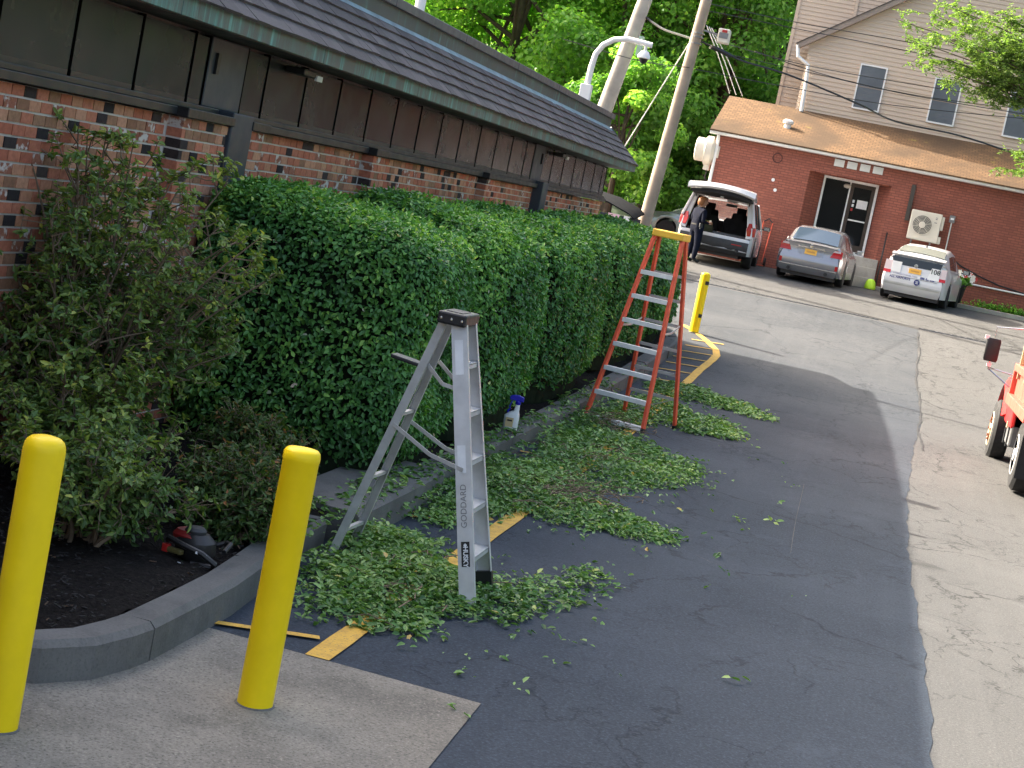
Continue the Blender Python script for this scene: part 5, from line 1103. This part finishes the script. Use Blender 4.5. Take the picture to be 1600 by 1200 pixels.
# --- silver sedan
def sedan(label, loc, rot, colour, group=None, plate=True):
    t = thing('sedan', label, 'car', loc, rot, group)
    st = [(-2.35, .76, .80, .95), (-2.25, .83, .82, .985), (-1.7, .865, .88, 1.0), (-1.3, .87, .90, .96), (.9, .87, .86, .93), (1.3, .865, .82, .93), (1.9, .85, .74, .84), (2.2, .80, .68, .74), (2.36, .62, .60, .64)]
    pm = paint('car paint', colour, .25, .55)
    c = Car(t, -2.35, 2.36, st, (-1.33, 1.34), .318, pm, [(.2, .08), (.33, -.02), (.55, -.05), (.62, -.03), (.64, .02), (.80, .05), (.93, .04), (.97, 0)])
    sd = greenhouse(t, [(-1.92, .70, .96, .60, .985), (-1.25, .80, .93, .60, 1.33), (-.75, .83, .91, .59, 1.40), (.05, .84, .90, .59, 1.42), (.55, .82, .90, .58, 1.37), (1.32, .74, .90, .60, .93)], pm, None, None)
    curvepane('rear_window', .60, -1.90, 1.004, .545, -1.26, 1.335, MT['blueglass'], t)
    quadpane('windshield', [(.58, 1.24, .975), (-.58, 1.24, .975), (-.53, .60, 1.375), (.53, .60, 1.375)], MT['carglass'], t, .02)
    for sg in (-1, 1):
        for ya, yb, yc, yd in ((-1.28, -.36, -.36, -1.05), (-.29, .98, .52, -.29)):
            pts = [sd(ya, .10, sg), sd(yb, .10, sg), sd(yc, .80, sg), sd(yd, .80, sg)]; quadpane('side_window', pts if sg > 0 else pts[::-1], MT['carglass'], t, .01)
        wheel(t, sg*.76, -1.33, .318, .21, sg, 7); wheel(t, sg*.76, 1.34, .318, .21, sg, 7); mirror_(t, sg*.86, .80, .98, pm, sg)
        o = c.patch('taillight', [(sg*.50, .72), (sg*.80, .72), (sg*.80, .90), (sg*.60, .92)] if sg > 0 else [(-.80, .72), (-.50, .72), (-.60, .92), (-.80, .90)], MT['tail']); c.patch('reverse_lens', [(sg*.60-.05, .86), (sg*.60+.16*sg*1-.0, .86), (sg*.60+.14*sg, .905), (sg*.60-.0, .905)] if sg > 0 else [(-.76, .86), (-.57, .86), (-.6, .905), (-.74, .905)], MT['tailclear'], .012, o)
        c.patch('reflector', [(sg*.72-.035, .40), (sg*.72+.035, .40), (sg*.72+.035, .52), (sg*.72-.035, .52)], MT['tail'])
        d = MB(); d.lathe([(.045, -.08), (.045, .1)], 12, (sg*.48, -2.38, .27), axis='y'); d.build('exhaust', MT['black'], t)
        quadpane('headlight', [(sg*.48, 2.33, .60), (sg*.74, 2.20, .62), (sg*.78, 2.05, .74), (sg*.50, 2.24, .72)][::sg], MT['tailclear'], t, .03)
    c.patch('plate_recess', [(-.30, .66), (.30, .66), (.34, .84), (-.34, .84)], paint('recess paint', sc3(colour, .8), .3, .5), .004)
    c.patch('trunk_trim', [(-.34, .85), (.34, .85), (.34, .875), (-.34, .875)], MT['chrome'], .014)
    if plate: p_ = c.patch('license_plate', [(-.155, .69), (.155, .69), (.155, .825), (-.155, .825)], MT['plate'], .012); c.patch('plate_print', [(-.11, .735), (.11, .735), (.11, .78), (-.11, .78)], mat('faded print', (.55, .27, .05), .5), .014, p_)
    d = MB(); d.lathe([(.05, 0), (.045, -.01), (0, -.012)], 14, (0, c.ry(0, .91)-.004, .91), axis='y'); d.build('emblem', MT['chrome'], t)
    c.patch('bumper_strip', [(-.74, .355), (.74, .355), (.74, .375), (-.74, .375)], MT['chrome'], .006); c.patch('trunk_seam', [(-.62, .635), (.62, .635), (.62, .645), (-.62, .645)], MT['black'], .004)
    c.patch('trunk_seam', [(-.55, .645), (-.545, .645), (-.60, .94), (-.61, .94)], MT['black'], .004); c.patch('trunk_seam', [(.545, .645), (.55, .645), (.61, .94), (.60, .94)], MT['black'], .004)
    return t
zc = gz(45.6)
sedan('silver grey sedan with orange plate parked facing the shop door', (-1.58, 47.75, gz(47.2)), R(-4), (.30, .30, .315))
sedan('grey green sedan mostly hidden behind the wooden pole and white vehicle', (-5.75, 59.3, gz(59)), R(88), (.26, .30, .29), plate=False)

# --- white hatchback taxi
t = thing('hatchback', 'white hatchback taxi numbered 108 with blue lettering parked by the flower pot', 'car', (1.22, 47.75, gz(47.4)), R(-8))
pm = paint('white car paint', (.60, .60, .61), .3)
st = [(-2.20, .74, .86, 1.10), (-2.1, .80, .90, 1.12), (-1.6, .855, .93, 1.08), (-1.2, .86, .93, 1.0), (.9, .86, .90, .96), (1.4, .85, .82, .93), (1.9, .80, .70, .80), (2.18, .62, .60, .66)]
c = Car(t, -2.20, 2.18, st, (-1.35, 1.35), .31, pm, [(.2, .10), (.32, 0), (.42, -.04), (.60, -.05), (.64, -.02), (.72, .0), (.90, .02), (1.12, .05)])
sd = greenhouse(t, [(-2.14, .70, 1.06, .62, 1.10), (-1.75, .76, .98, .60, 1.24), (-1.1, .80, .95, .58, 1.41), (-.2, .83, .94, .57, 1.49), (.35, .83, .93, .57, 1.45), (1.45, .76, .90, .62, .94)], pm, None, None)
curvepane('rear_window', .60, -1.78, 1.235, .54, -1.14, 1.408, glassy('pale rear glass', (.16, .17, .15), .08), t)
d = MB(); d.loft([[(x, -2.13-.05*(1-(x/.7)**2), 1.135), (x, -2.15-.05*(1-(x/.7)**2), 1.165), (x, -1.92, 1.215), (x, -1.9, 1.165)] for x in np.linspace(-.68, .68, 9)]); d.build('spoiler', pm, t, smooth=True)
c.patch('lower_rear_glass', [(-.60, .90), (.60, .90), (.64, 1.10), (-.64, 1.10)], MT['carglass'], .006)
quadpane('windshield', [(.60, 1.38, .95), (-.60, 1.38, .95), (-.52, .40, 1.45), (.52, .40, 1.45)], MT['carglass'], t, .02)
for sg in (-1, 1):
    for ya, yb, yc, yd in ((-1.45, -.40, -.40, -1.15), (-.33, 1.1, .35, -.33)):
        pts = [sd(ya, .10, sg), sd(yb, .10, sg), sd(yc, .80, sg), sd(yd, .80, sg)]; quadpane('side_window', pts if sg > 0 else pts[::-1], MT['carglass'], t, .01)
    wheel(t, sg*.745, -1.35, .31, .20, sg, 8); wheel(t, sg*.745, 1.35, .31, .20, sg, 8); mirror_(t, sg*.86, .85, 1.02, MT['black'] if sg > 0 else pm, sg)
    x0, x1 = (.60, .785) if sg > 0 else (-.785, -.60)
    o = c.patch('taillight', [(x0, .66), (x1, .66), (x1*.985, .98), (x0*1.08 if sg > 0 else x0*.985, .98)], MT['tailclear']); c.patch('red_lens', [(x0, .655), (x1, .655), (x1, .735), (x0, .735)], MT['tail'], .012, o)
c.patch('side_sign', [(-.60, .70), (-.36, .70), (-.36, .97), (-.60, .97)], MT['white'], .014); sgn = c.patch('number_sign', [(.33, .66), (.63, .66), (.60, .96), (.40, .96)], MT['white'], .014)
place_text('number', '108', .17, MT['black'], (.50, c.ry(.5, .86)-.018, .87), (1, .06, 0), (0, 0, 1), sgn, extrude=.001, bold=.002)
pl = c.patch('license_plate', [(-.155, .735), (.155, .735), (.155, .865), (-.155, .865)], MT['plate'], .014); c.patch('plate_print', [(-.11, .78), (.11, .78), (.11, .82), (-.11, .82)], mat('faded print 2', (.55, .27, .05), .5), .016, pl)
bl_ = mat('blue vinyl', (.02, .03, .16), .5)
place_text('lettering', 'ALL AIRPORTS', .082, bl_, (-.33, c.ry(-.33, .575)-.012, .575), (1, -.02, 0), (0, 0, 1), t, extrude=.001, bold=.002)
place_text('lettering', 'INTERNATIONAL TAXI', .060, mat('faded blue vinyl', (.16, .16, .30), .5), (-.22, c.ry(-.22, .66)-.014, .665), (1, 0, 0), (0, 0, 1), t, extrude=.001)
for k in range(10):
    if k in (3, 6): continue
    x = .17+k*.036; c.patch('phone_digit', [(x, .635), (x+.026, .635), (x+.026, .69), (x, .69)], bl_, .012, n=2)
ex_ = .11; d = MB(); d.lathe([(.075, 0), (.075, -.006), (0, -.006)], 20, (ex_, c.ry(ex_, .54)-.008, .53), axis='y'); em = d.build('round_logo', bl_, t)
for z, w_ in ((.555, .07), (.53, .05), (.505, .07)): d = MB(); d.box(ex_-w_/2, ex_+w_/2, c.ry(ex_, .54)-.017, c.ry(ex_, .54)-.0135, z-.006, z+.006); d.build('logo_stroke', MT['sticker'], em)
d = MB(); d.lathe([(.055, 0), (.05, -.012), (0, -.014)], 16, (0, c.ry(0, .95)-.006, .935), axis='y'); d.build('emblem', MT['chrome'], t)
c.patch('bumper_band', [(-.70, .38), (.70, .38), (.72, .45), (-.72, .45)], mat('grey bumper band', (.42, .42, .40), .5), .006); c.patch('hatch_seam', [(-.55, .615), (.6, .615), (.6, .622), (-.55, .622)], MT['grey'], .004)
d = MB(); d.lathe([(.03, 0), (.012, .06), (0, .065)], 8, (0, -.95, 1.46)); d.build('antenna', MT['black'], t)

# --- white SUV with open tailgate
t = thing('suv', 'white SUV with raised tailgate and dark cargo space parked at the shop wall', 'car', (-4.24, 47.5, gz(46.8)), R(1)); pm = paint('white suv paint', (.64, .64, .65), .25)
st = [(-2.48, .90, 1.02, 1.05), (-2.35, .965, 1.05, 1.08), (-1.5, .995, 1.06, 1.09), (1.0, .995, 1.06, 1.09), (1.2, .99, 1.06, 1.12), (1.9, .97, 1.0, 1.10), (2.3, .92, .9, .98), (2.5, .75, .8, .86)]
c = Car(t, -2.48, 2.5, st, (-1.42, 1.46), .375, pm, [(.3, .06), (.42, -.05), (.60, -.06), (.68, -.02), (.76, 0), (1.1, .03)], zb=.30, open_cab=(-2.49, 1.05, .74))
lin = mat('black cabin lining', (.010, .010, .011), .9, var=.2)
d = MB(); d.box(-.84, .84, -2.38, 1.0, .742, .76); d.build('cargo_floor', lin, t)
for sg in (-1, 1):
    d = MB(); d.box(sg*.84-.015, sg*.84+.015, -2.38, 1.0, .745, 1.07); d.build('cargo_side', lin, t)
    # pillars
    for (ya, yb, wd) in ((-2.42, -2.22, .20), (-1.25, -1.22, .10), (-.10, -.12, .09), (1.12, .42, .08)):
        d = MB(); d.bar((sg*.94, ya, 1.05), (sg*.76, yb, 1.69), .07, wd, (0, 1, 0)); d.build('pillar', pm if ya < -2 or ya > .5 else MT['black'], t, bevel=.015)
    for a, b in ((-2.30, -1.30), (-1.18, -.16), (-.06, .98)):
        y2a, y2b = (a+.16, b+.02) if a < -2 else (a, b) if b < .5 else (a-.02, .42); pts = [(sg*.945, a, 1.07), (sg*.945, b, 1.07), (sg*.785, y2b, 1.66), (sg*.785, y2a, 1.66)]; quadpane('side_window', pts if sg > 0 else pts[::-1], MT['carglass'], t, .008)
    wheel(t, sg*.86, -1.42, .375, .25, sg, 5); wheel(t, sg*.86, 1.46, .375, .25, sg, 5); mirror_(t, sg*1.0, .85, 1.12, MT['black'], sg)
    # tail lamp wraps the corner beside the opening
    d = MB(); d.loft([[(sg*x0_, y0_, z_), (sg*x1_, y1_, z_), (sg*x1_, y1_+.26, z_), (sg*x0_, y0_+.2, z_)][::sg] for z_, x0_, y0_, x1_, y1_ in ((.84, .80, -2.555, .985, -2.46), (1.0, .755, -2.55, .985, -2.44), (1.17, .79, -2.50, .965, -2.40))]); o = d.build('taillight', MT['tail'], t, bevel=.015)
    d = MB(); d.bar((sg*.86, -2.47, .76), (sg*.82, -2.43, 1.05), .16, .10, (0, 1, 0)); d.bar((sg*.82, -2.43, 1.05), (sg*.70, -2.25, 1.66), .13, .10, (0, 1, 0)); d.build('door_frame', pm, t, bevel=.02)
    d = MB(); d.tube([(sg*.70, -2.25, 1.55), (sg*.66, -2.75, 1.92)], .014, 6); d.build('gas_strut', MT['black'], t)
    d = MB(); d.lathe([(.055, -.06), (.055, .12)], 12, (sg*.62, -2.52, .42), axis='y'); d.build('exhaust', MT['black'], t)
    d = MB(); d.tube([(sg*.66, -2.0, 1.79), (sg*.66, -1.9, 1.82), (sg*.66, .1, 1.82), (sg*.66, .2, 1.78)], .02, 6); d.build('roof_rail', MT['black'], t)
d = MB(); d.loft([[(x, y, z) for x, z in ((.80, zr-.06), (.74, zr-.01), (.4, zr+.035), (0, zr+.045), (-.4, zr+.035), (-.74, zr-.01), (-.80, zr-.06), (-.70, zr-.075), (0, zr-.03), (.70, zr-.075))] for y, zr in ((-2.26, 1.70), (-1.6, 1.735), (-.6, 1.75), (.3, 1.72), (.46, 1.68))]); d.build('roof', pm, t, smooth=True)
quadpane('windshield', [(.78, 1.18, 1.10), (-.78, 1.18, 1.10), (-.70, .46, 1.66), (.70, .46, 1.66)], MT['clear'], t, .006)
d = MB(); d.box(-.82, .82, .85, 1.1, .76, 1.10); d.build('dashboard', lin, t)
for x in (-.42, .42):
    d = MB(); d.loft([ring(x, -.35, .26, .08, .76, 14, 4), ring(x, -.42, .26, .08, 1.15, 14, 4), ring(x, -.46, .22, .07, 1.36, 14, 4)]); d.loft([ring(x, -.47, .13, .05, 1.36, 12, 3), ring(x, -.47, .13, .05, 1.52, 12, 3)]); d.build('seat', lin, t, smooth=True)
    d = MB(); d.loft([ring(x, -1.35, .36, .09, .76, 14, 4), ring(x, -1.42, .36, .09, 1.12, 14, 4), ring(x, -1.44, .30, .07, 1.20, 14, 4)]); d.loft([ring(x, -1.45, .12, .05, 1.20, 12, 3), ring(x, -1.45, .12, .05, 1.36, 12, 3)]); d.build('rear_seat', lin, t, smooth=True)
d = MB(); d.box(-.10, .20, .55, .60, 1.52, 1.60); d.build('rear_view_mirror', MT['black'], t)
c.patch('sill', [(-.86, .68), (.86, .68), (.86, .745), (-.86, .745)], pm, .012)
c.patch('rear_bumper', [(-.88, .30), (.88, .30), (.89, .66), (-.89, .66)], MT['darkgrey'], .01); c.patch('bumper_trim', [(-.28, .40), (.62, .40), (.62, .42), (-.28, .42)], MT['grey'], .016); c.patch('reflector', [(.46, .55), (.72, .55), (.72, .575), (.46, .575)], MT['red'], .016); c.patch('reflector', [(-.72, .55), (-.46, .55), (-.46, .575), (-.72, .575)], MT['red'], .016)
# raised tailgate: shell and dark lining
HP = Vector((0, -2.24, 1.74)); ang = R(11); dv = Vector((0, -math.cos(ang), math.sin(ang))); nv = Vector((0, math.sin(ang), math.cos(ang)))
def tg(x, s, h): return HP+dv*s+nv*h+Vector((x, 0, 0))
d = MB(); d.loft([[tg(x, s, h) for s, h in ((0, -.03), (0, .03), (.35, .10-.05*(x/.85)**2), (.8, .12-.07*(x/.85)**2), (1.12, .05-.10*(x/.85)**2), (1.20-.08*(x/.85)**2, -.07-.10*(x/.85)**2), (1.14-.08*(x/.85)**2, -.11-.08*(x/.85)**2), (.7, -.03))] for x in np.linspace(-.86, .86, 11)]); tgo = d.build('tailgate', pm, t, smooth=True)
d = MB(); d.loft([[tg(x, .06, -.04), tg(x, .06, -.09), tg(x, .7, -.17), tg(x, 1.10-.1*(x/.8)**2, -.20-.06*(x/.8)**2), tg(x, 1.12-.1*(x/.8)**2, -.13-.06*(x/.8)**2)] for x in np.linspace(-.78, .78, 9)]); d.build('lining', lin, tgo, smooth=True)
quadpane('tailgate_window', [tg(-.62, .10, .075), tg(-.66, .48, .100), tg(.66, .48, .100), tg(.62, .10, .075)], MT['carglass'], tgo, .01)
d = MB(); d.box(-.04, .04, *sorted((tg(0, .6, 0).y-.05, tg(0, .6, 0).y+.05)), tg(0, .6, -.20).z, tg(0, .6, -.14).z); d.build('latch', MT['chrome'], tgo)
tb = thing('tool_bag', 'dark olive tool bag lying in the open cargo space', 'bag', (-4.55, 45.6, gz(46.8)+.76))
d = MB(); d.loft([ring(0, 0, .22, .13, 0, 14, 3), ring(0, 0, .23, .14, .10, 14, 3), ring(0, 0, .18, .08, .19, 14, 3)]); d.build('bag_body', mat('olive canvas', (.07, .075, .04), .9), tb, smooth=True); d = MB(); d.tube([(-.12, -.03, .18), (-.08, -.04, .27), (.08, -.04, .27), (.12, -.03, .18)], .012, 6); d.build('strap', mat('lime strap', (.20, .24, .06), .8), tb)

# ================================================================== red dump truck on the right
T = thing('dump_truck', 'old red dump truck with orange tipper bed and wooden side boards', 'truck', (3.25, 23.9, gz(24)))
tz = gz(24); rd = mat('faded red truck paint', (.58, .022, .022), .38, var=.12, vs=3); orr = mat('faded orange red bed paint', (.46, .095, .062), .5, var=.18, vs=3, bump=.1)
cream = mat('cream wheel paint', (.62, .47, .30), .5, var=.2, vs=6)
def twheel(x, y, r, w, sg, hubm, depth=.05):
    d = MB(); d.lathe([(r*.55, -w/2), (r*.60, -w/2), (r*.9, -w/2+.01), (r, -w/2+.05), (r, w/2-.05), (r*.9, w/2-.01), (r*.60, w/2), (r*.55, w/2)], 34, (x, y, r-.01), axis='x'); o = d.build('wheel', MT['rubber'], T, smooth=True)
    for k in range(30):
        pass
    b = MB(); xo = x+sg*w/2; b.lathe([(r*.58, 0), (r*.55, sg*.01), (r*.50, -sg*depth), (r*.22, -sg*depth*.7), (r*.20, -sg*depth*.2), (r*.17, sg*.012), (0, sg*.015)], 26, (xo, y, r-.01), axis='x'); h = b.build('rim', hubm, o, smooth=True)
    for k in range(8): a = k*math.pi/4; n_ = MB(); n_.lathe([(.022, -.02*sg), (.022, .035*sg), (0, .036*sg)], 6, (xo-sg*depth*.6, y+r*.34*math.cos(a), r-.01+r*.34*math.sin(a)), axis='x'); n_.build('lug_nut', mat('rusty nut', (.30, .10, .04), .7) if k == 0 and 'rn' not in MT else MT.setdefault('rn', mat('rusty lug', (.30, .10, .04), .7)), o)
    return o
# local frame: origin (3.25, 23.9); left face of tyres at world X = 2.08 -> local -1.17
for sg in (-1, 1):
    twheel(sg*1.10, 1.72, .43, .26, sg, cream, .02); twheel(sg*1.00, -1.55, .44, .27, sg, MT['step'], .12); twheel(sg*.70, -1.55, .44, .25, sg, MT['step'], .12)
tr = MB()
d = MB(); d.box(-.42, .42, -3.0, 2.6, .52, .72); d.build('chassis', MT['darkgrey'], T)
for y in (1.72, -1.55): d = MB(); d.tube([(-1.0, y, .42), (1.0, y, .42)], .06, 8); d.build('axle', MT['black'], T)
# cab, hood, fenders
d = MB(); d.loft([[(-1.12, y, .60), (1.12, y, .60), (1.14, y, 1.30), (.98, y, 1.36), (.86, y+dy, zt), (-.86, y+dy, zt), (-.98, y, 1.36), (-1.14, y, 1.30)] for y, dy, zt in ((.05, .0, 2.02), (.25, .0, 2.08), (.9, -.1, 2.06), (1.25, -.35, 1.98))]); cab = d.build('cab', rd, T, smooth=False, bevel=.04)
quadpane('side_window', [(-.985, .30, 1.40), (-.985, 1.10, 1.40), (-.89, .80, 1.92), (-.89, .30, 1.92)][::-1], MT['carglass'], cab, .012); quadpane('side_window', [(.985, .30, 1.40), (.985, 1.10, 1.40), (.89, .80, 1.92), (.89, .30, 1.92)], MT['carglass'], cab, .012)
quadpane('rear_window', [(-.6, .045, 1.4), (.6, .045, 1.4), (.55, .04, 1.85), (-.55, .04, 1.85)], MT['carglass'], cab, .012)
d = MB(); d.bar((-1.145, .42, 1.16), (-1.145, .56, 1.16), .02, .03); d.build('door_handle', MT['chrome'], cab)
d = MB(); d.loft([[(-.62, y, .8), (.62, y, .8), (.66*w_, y, 1.15), (.45*w_, y, zt), (-.45*w_, y, zt), (-.66*w_, y, 1.15)] for y, w_, zt in ((1.15, 1.15, 1.42), (1.8, 1.05, 1.38), (2.5, .95, 1.26), (2.65, .85, 1.15))]); d.build('hood', rd, T, bevel=.04)
for sg in (-1, 1):
    rg = []
    for a in np.linspace(R(8), R(158), 13):
        y_, z_ = 1.72+.58*math.cos(a), .43+.60*math.sin(a); ux, uz = math.cos(a), math.sin(a)
        rg.append([(sg*.55, y_, z_), (sg*1.12, y_, z_), (sg*1.18, y_+.02*ux, z_+.04*uz), (sg*1.13, y_+.14*ux, z_+.16*uz), (sg*.72, y_+.22*ux, z_+.26*uz)])
    d = MB(); d.loft(rg); d.build('fender', rd, T, smooth=True)
    d = MB(); d.lathe([(.09, 0), (.09, .02), (0, .05)], 14, (sg*.78, 2.32, 1.0), axis='y'); d.build('headlight', MT['tailclear'], T)
    mx = sg*1.50
    # west-coast mirror on a tube bracket
    d = MB(); d.tube([(sg*.98, .95, .98), (mx, 1.08, 1.28), (mx, 1.08, 1.30)], .012, 6); d.tube([(mx, 1.08, 1.29), (sg*.93, 1.02, 1.24)], .012, 6); d.tube([(mx, 1.08, 1.28), (mx, 1.08, 1.86), (sg*.86, .92, 1.95)], .010, 6); mo = d.build('mirror_bracket', MT['chrome'], T)
    d = MB(); d.loft([ring(mx, 1.06, .085, .035, 1.38, 16, 5), ring(mx, 1.06, .098, .04, 1.41, 16, 5), ring(mx, 1.06, .098, .04, 1.67, 16, 5), ring(mx, 1.06, .085, .035, 1.70, 16, 5)]); d.build('mirror', MT['black'], mo, smooth=True); d = MB(); d.box(mx-.13, mx-.07, 1.03, 1.09, 1.68, 1.73); d.box(mx-.03, mx+.03, 1.03, 1.09, 1.31, 1.36); d.build('clamp', MT['step'], mo)
d = MB(); d.box(-.9, .9, 2.62, 2.74, .5, .72); d.build('front_bumper', MT['step'], T, bevel=.02); d = MB(); d.box(-.45, .45, 2.64, 2.67, .78, 1.12); d.build('grille', MT['darkgrey'], T)
# side tank and step between the axles
d = MB(); d.box(-1.10, -.58, .05, .88, .36, .86); tk_ = d.build('side_tank', MT['grey'], T, bevel=.03); d = MB(); d.box(-1.12, -.56, .20, .24, .35, .87); d.build('tank_strap', MT['darkgrey'], tk_); d = MB(); d.box(-1.12, -.56, .70, .74, .35, .87); d.build('tank_strap', MT['darkgrey'], tk_); d = MB(); d.box(-1.13, -1.10, .46, .54, .58, .66); d.build('tank_cap', cream, tk_)
# tipper bed
d = MB(); d.box(-1.16, 1.16, -3.05, -.08, .98, 1.06); bed = d.build('tipper_floor', orr, T)
for sg in (-1, 1):
    d = MB(); d.box(sg*1.16-.03, sg*1.16+.03, -3.05, -.08, 1.06, 1.42); d.box(sg*1.20-.07, sg*1.20+.07, -3.05, -.08, .94, 1.08); d.box(sg*1.19-.06, sg*1.19+.06, -3.05, -.08, 1.38, 1.48); sdw = d.build('tipper_side', orr, T, bevel=.01)
    for y in (-2.9, -.16): d = MB(); d.box(sg*1.22-.035, sg*1.22+.035, y-.04, y+.04, 1.08, 1.38); d.build('side_post', orr, sdw, bevel=.008)
    for y in (-2.6, -1.55, -.5): d = MB(); d.box(sg*1.20-.03, sg*1.20+.03, y-.03, y+.03, 1.30, 2.0); d.build('stake', MT['wood'], sdw)
    for k in range(4): d = MB(); z_ = 1.49+k*.135; d.box(sg*1.155-.022, sg*1.155+.022, -3.0, -.10+.01*k, z_, z_+.128); d.build('side_board', MT['wood'], T, bevel=.005)
d = MB(); d.box(-1.13, 1.13, -.13, -.08, 1.06, 1.65); d.build('tipper_front', orr, T); d = MB(); d.box(-1.13, 1.13, -3.1, -3.05, 1.0, 1.48); d.build('tailboard', orr, T)
for k in range(5): d = MB(); d.box(-1.12, 1.12, -.075, -.035, 1.49+k*.14, 1.49+k*.14+.132); d.build('front_board', MT['wood'], T)
d = MB(); d.box(-1.13, 1.13, -2.05, -1.05, .895, .93); d.build('mud_guard', MT['black'], T)
for sg in (-1, 1): d = MB(); d.box(sg*.86-.28, sg*.86+.28, -2.14, -2.12, .2, .9); d.build('mud_flap', MT['rubber'], T)

# ================================================================== person at the tailgate
PXY = atY(1088, 385, 44.55); gzp = gz(44.55)
per = thing('person', 'person in dark navy uniform standing at the open tailgate looking into their hands', 'person', (PXY[0]-.08, 44.55, gzp), R(-50)); per.scale = (1.16, 1.12, .965)
# local: facing +y, right = +x
J = {'pel': (0, 0, .93), 'wst': (0, .0, 1.06), 'chs': (0, -.01, 1.27), 'nck': (0, .0, 1.44), 'nk2': (0, .03, 1.50), 'hd1': (0, .055, 1.57), 'hd2': (0, .05, 1.655), 'hd3': (0, .04, 1.69)}
rad = {'pel': (.17, .135), 'wst': (.155, .125), 'chs': (.18, .13), 'nck': (.062, .06), 'nk2': (.055, .055), 'hd1': (.072, .085), 'hd2': (.075, .09), 'hd3': (.05, .06)}
ed = [('pel', 'wst'), ('wst', 'chs'), ('chs', 'nck'), ('nck', 'nk2'), ('nk2', 'hd1'), ('hd1', 'hd2'), ('hd2', 'hd3')]
for s, k in ((-1, 'l'), (1, 'r')):
    J.update({k+'sh': (s*.175, -.01, 1.38), k+'el': (s*.225, -.03, 1.10), k+'wr': (s*.12, .21, 1.08), k+'hn': (s*.085, .28, 1.10), k+'hp': (s*.095, 0, .88), k+'kn': (s*.11, .02, .49), k+'an': (s*.12, -.02, .09), k+'to': (s*.14, .14, .045)})
    rad.update({k+'sh': (.062, .062), k+'el': (.046, .046), k+'wr': (.033, .033), k+'hn': (.03, .022), k+'hp': (.108, .115), k+'kn': (.078, .08), k+'an': (.048, .052), k+'to': (.042, .032)})
    ed += [('chs', k+'sh'), (k+'sh', k+'el'), (k+'el', k+'wr'), (k+'wr', k+'hn'), ('pel', k+'hp'), (k+'hp', k+'kn'), (k+'kn', k+'an'), (k+'an', k+'to')]
    for f in range(5):      # five fingers curled round the thing held
        n1, n2 = f'{k}f{f}a', f'{k}f{f}b'; off = (f-2)*.017
        if f == 4: J[n1] = (s*.05, .275, 1.125); J[n2] = (s*.028, .30, 1.13)
        else: J[n1] = (s*(.085-.01), .325, 1.10+off); J[n2] = (s*.05, .345-.004*abs(f-1), 1.10+off)
        rad[n1] = (.0095, .0095); rad[n2] = (.008, .008); ed += [(k+'hn', n1), (n1, n2)]
names = list(J); me = bpy.data.meshes.new('body'); me.from_pydata([J[n] for n in names], [(names.index(a), names.index(b)) for a, b in ed], [])
tmp = bpy.data.objects.new('tmpbody', me); COL.objects.link(tmp); tmp.modifiers.new('skin', 'SKIN'); sub = tmp.modifiers.new('sub', 'SUBSURF'); sub.levels = 2; sub.render_levels = 2
for i, n in enumerate(names): me.skin_vertices[0].data[i].radius = rad[n]; me.skin_vertices[0].data[i].use_root = (n == 'pel')
bm_ = bpy.data.meshes.new_from_object(tmp.evaluated_get(bpy.context.evaluated_depsgraph_get())); bpy.data.objects.remove(tmp)
skin = mat('skin', (.36, .19, .12), .55, var=.1, vs=8); navy = mat('navy uniform cloth', (.006, .008, .018), .9, var=.3, vs=9, bump=.2, bs=30, spec=.12); shoe = mat('black shoe', (.01, .01, .01), .5)
bm_.materials.clear(); [bm_.materials.append(x) for x in (navy, skin, shoe)]
idx = []
for p in bm_.polygons:
    c0 = p.center; idx.append(1 if c0.z > 1.475 else 1 if (c0.y > .185 and c0.z > .95) else 2 if c0.z < .10 else 0)
bm_.polygons.foreach_set('material_index', idx); finish(bm_, 2); body = bpy.data.objects.new('body', bm_); link(body, per)
hairm = mat('auburn hair', (.22, .085, .025), .6, var=.35, vs=25)
h_ = MB(); rg = []
for a, zc_, rx, ry, cy in ((0, 1.755, .012, .015, .035), (1, 1.742, .062, .07, .03), (2, 1.71, .092, .105, .022), (3, 1.66, .100, .110, .006), (4, 1.60, .098, .100, -.012), (5, 1.55, .088, .082, -.022), (6, 1.51, .065, .05, -.035)): rg.append([(rx*math.cos(b), cy+ry*math.sin(b)-(.05 if math.sin(b) > .3 and a > 2 else 0), zc_) for b in np.linspace(0, 2*math.pi, 19)[:-1]])
h_.loft(rg); h_.build('hair', hairm, per, smooth=True)
for s in (-1, 1):
    d = MB(); d.lathe([(.0, -.012), (.009, -.008), (.011, 0), (.009, .008), (0, .012)], 8, (s*.03, .148, 1.625)); d.build('eye', MT['black'], per)
d = MB(); d.prism([(-.012, .14, 1.585), (.012, .14, 1.585), (0, .145, 1.63)], (0, .022, -.004)); d.build('nose', skin, per); d = MB(); d.box(-.022, .022, .135, .148, 1.548, 1.556); d.build('mouth', MT['red'], per)
d = MB(); d.loft([ring(0, 0, .165, .125, .985, 18, 2.4), ring(0, 0, .165, .125, 1.025, 18, 2.4)]); d.build('belt', MT['black'], per); d = MB(); d.box(.14, .19, -.07, .01, .93, 1.05); d.build('radio', MT['darkgrey'], per, bevel=.01)
d = MB(); d.box(.213, .222, -.055, .0, 1.19, 1.235); d.build('sleeve_patch', MT['sticker'], per); d = MB(); d.box(.155, .175, -.05, .0, .90, .94); d.build('badge', MT['step'], per)
d = MB(); d.box(-.03, .03, .315, .33, 1.06, 1.17); d.build('phone', MT['sticker'], per, bevel=.004)
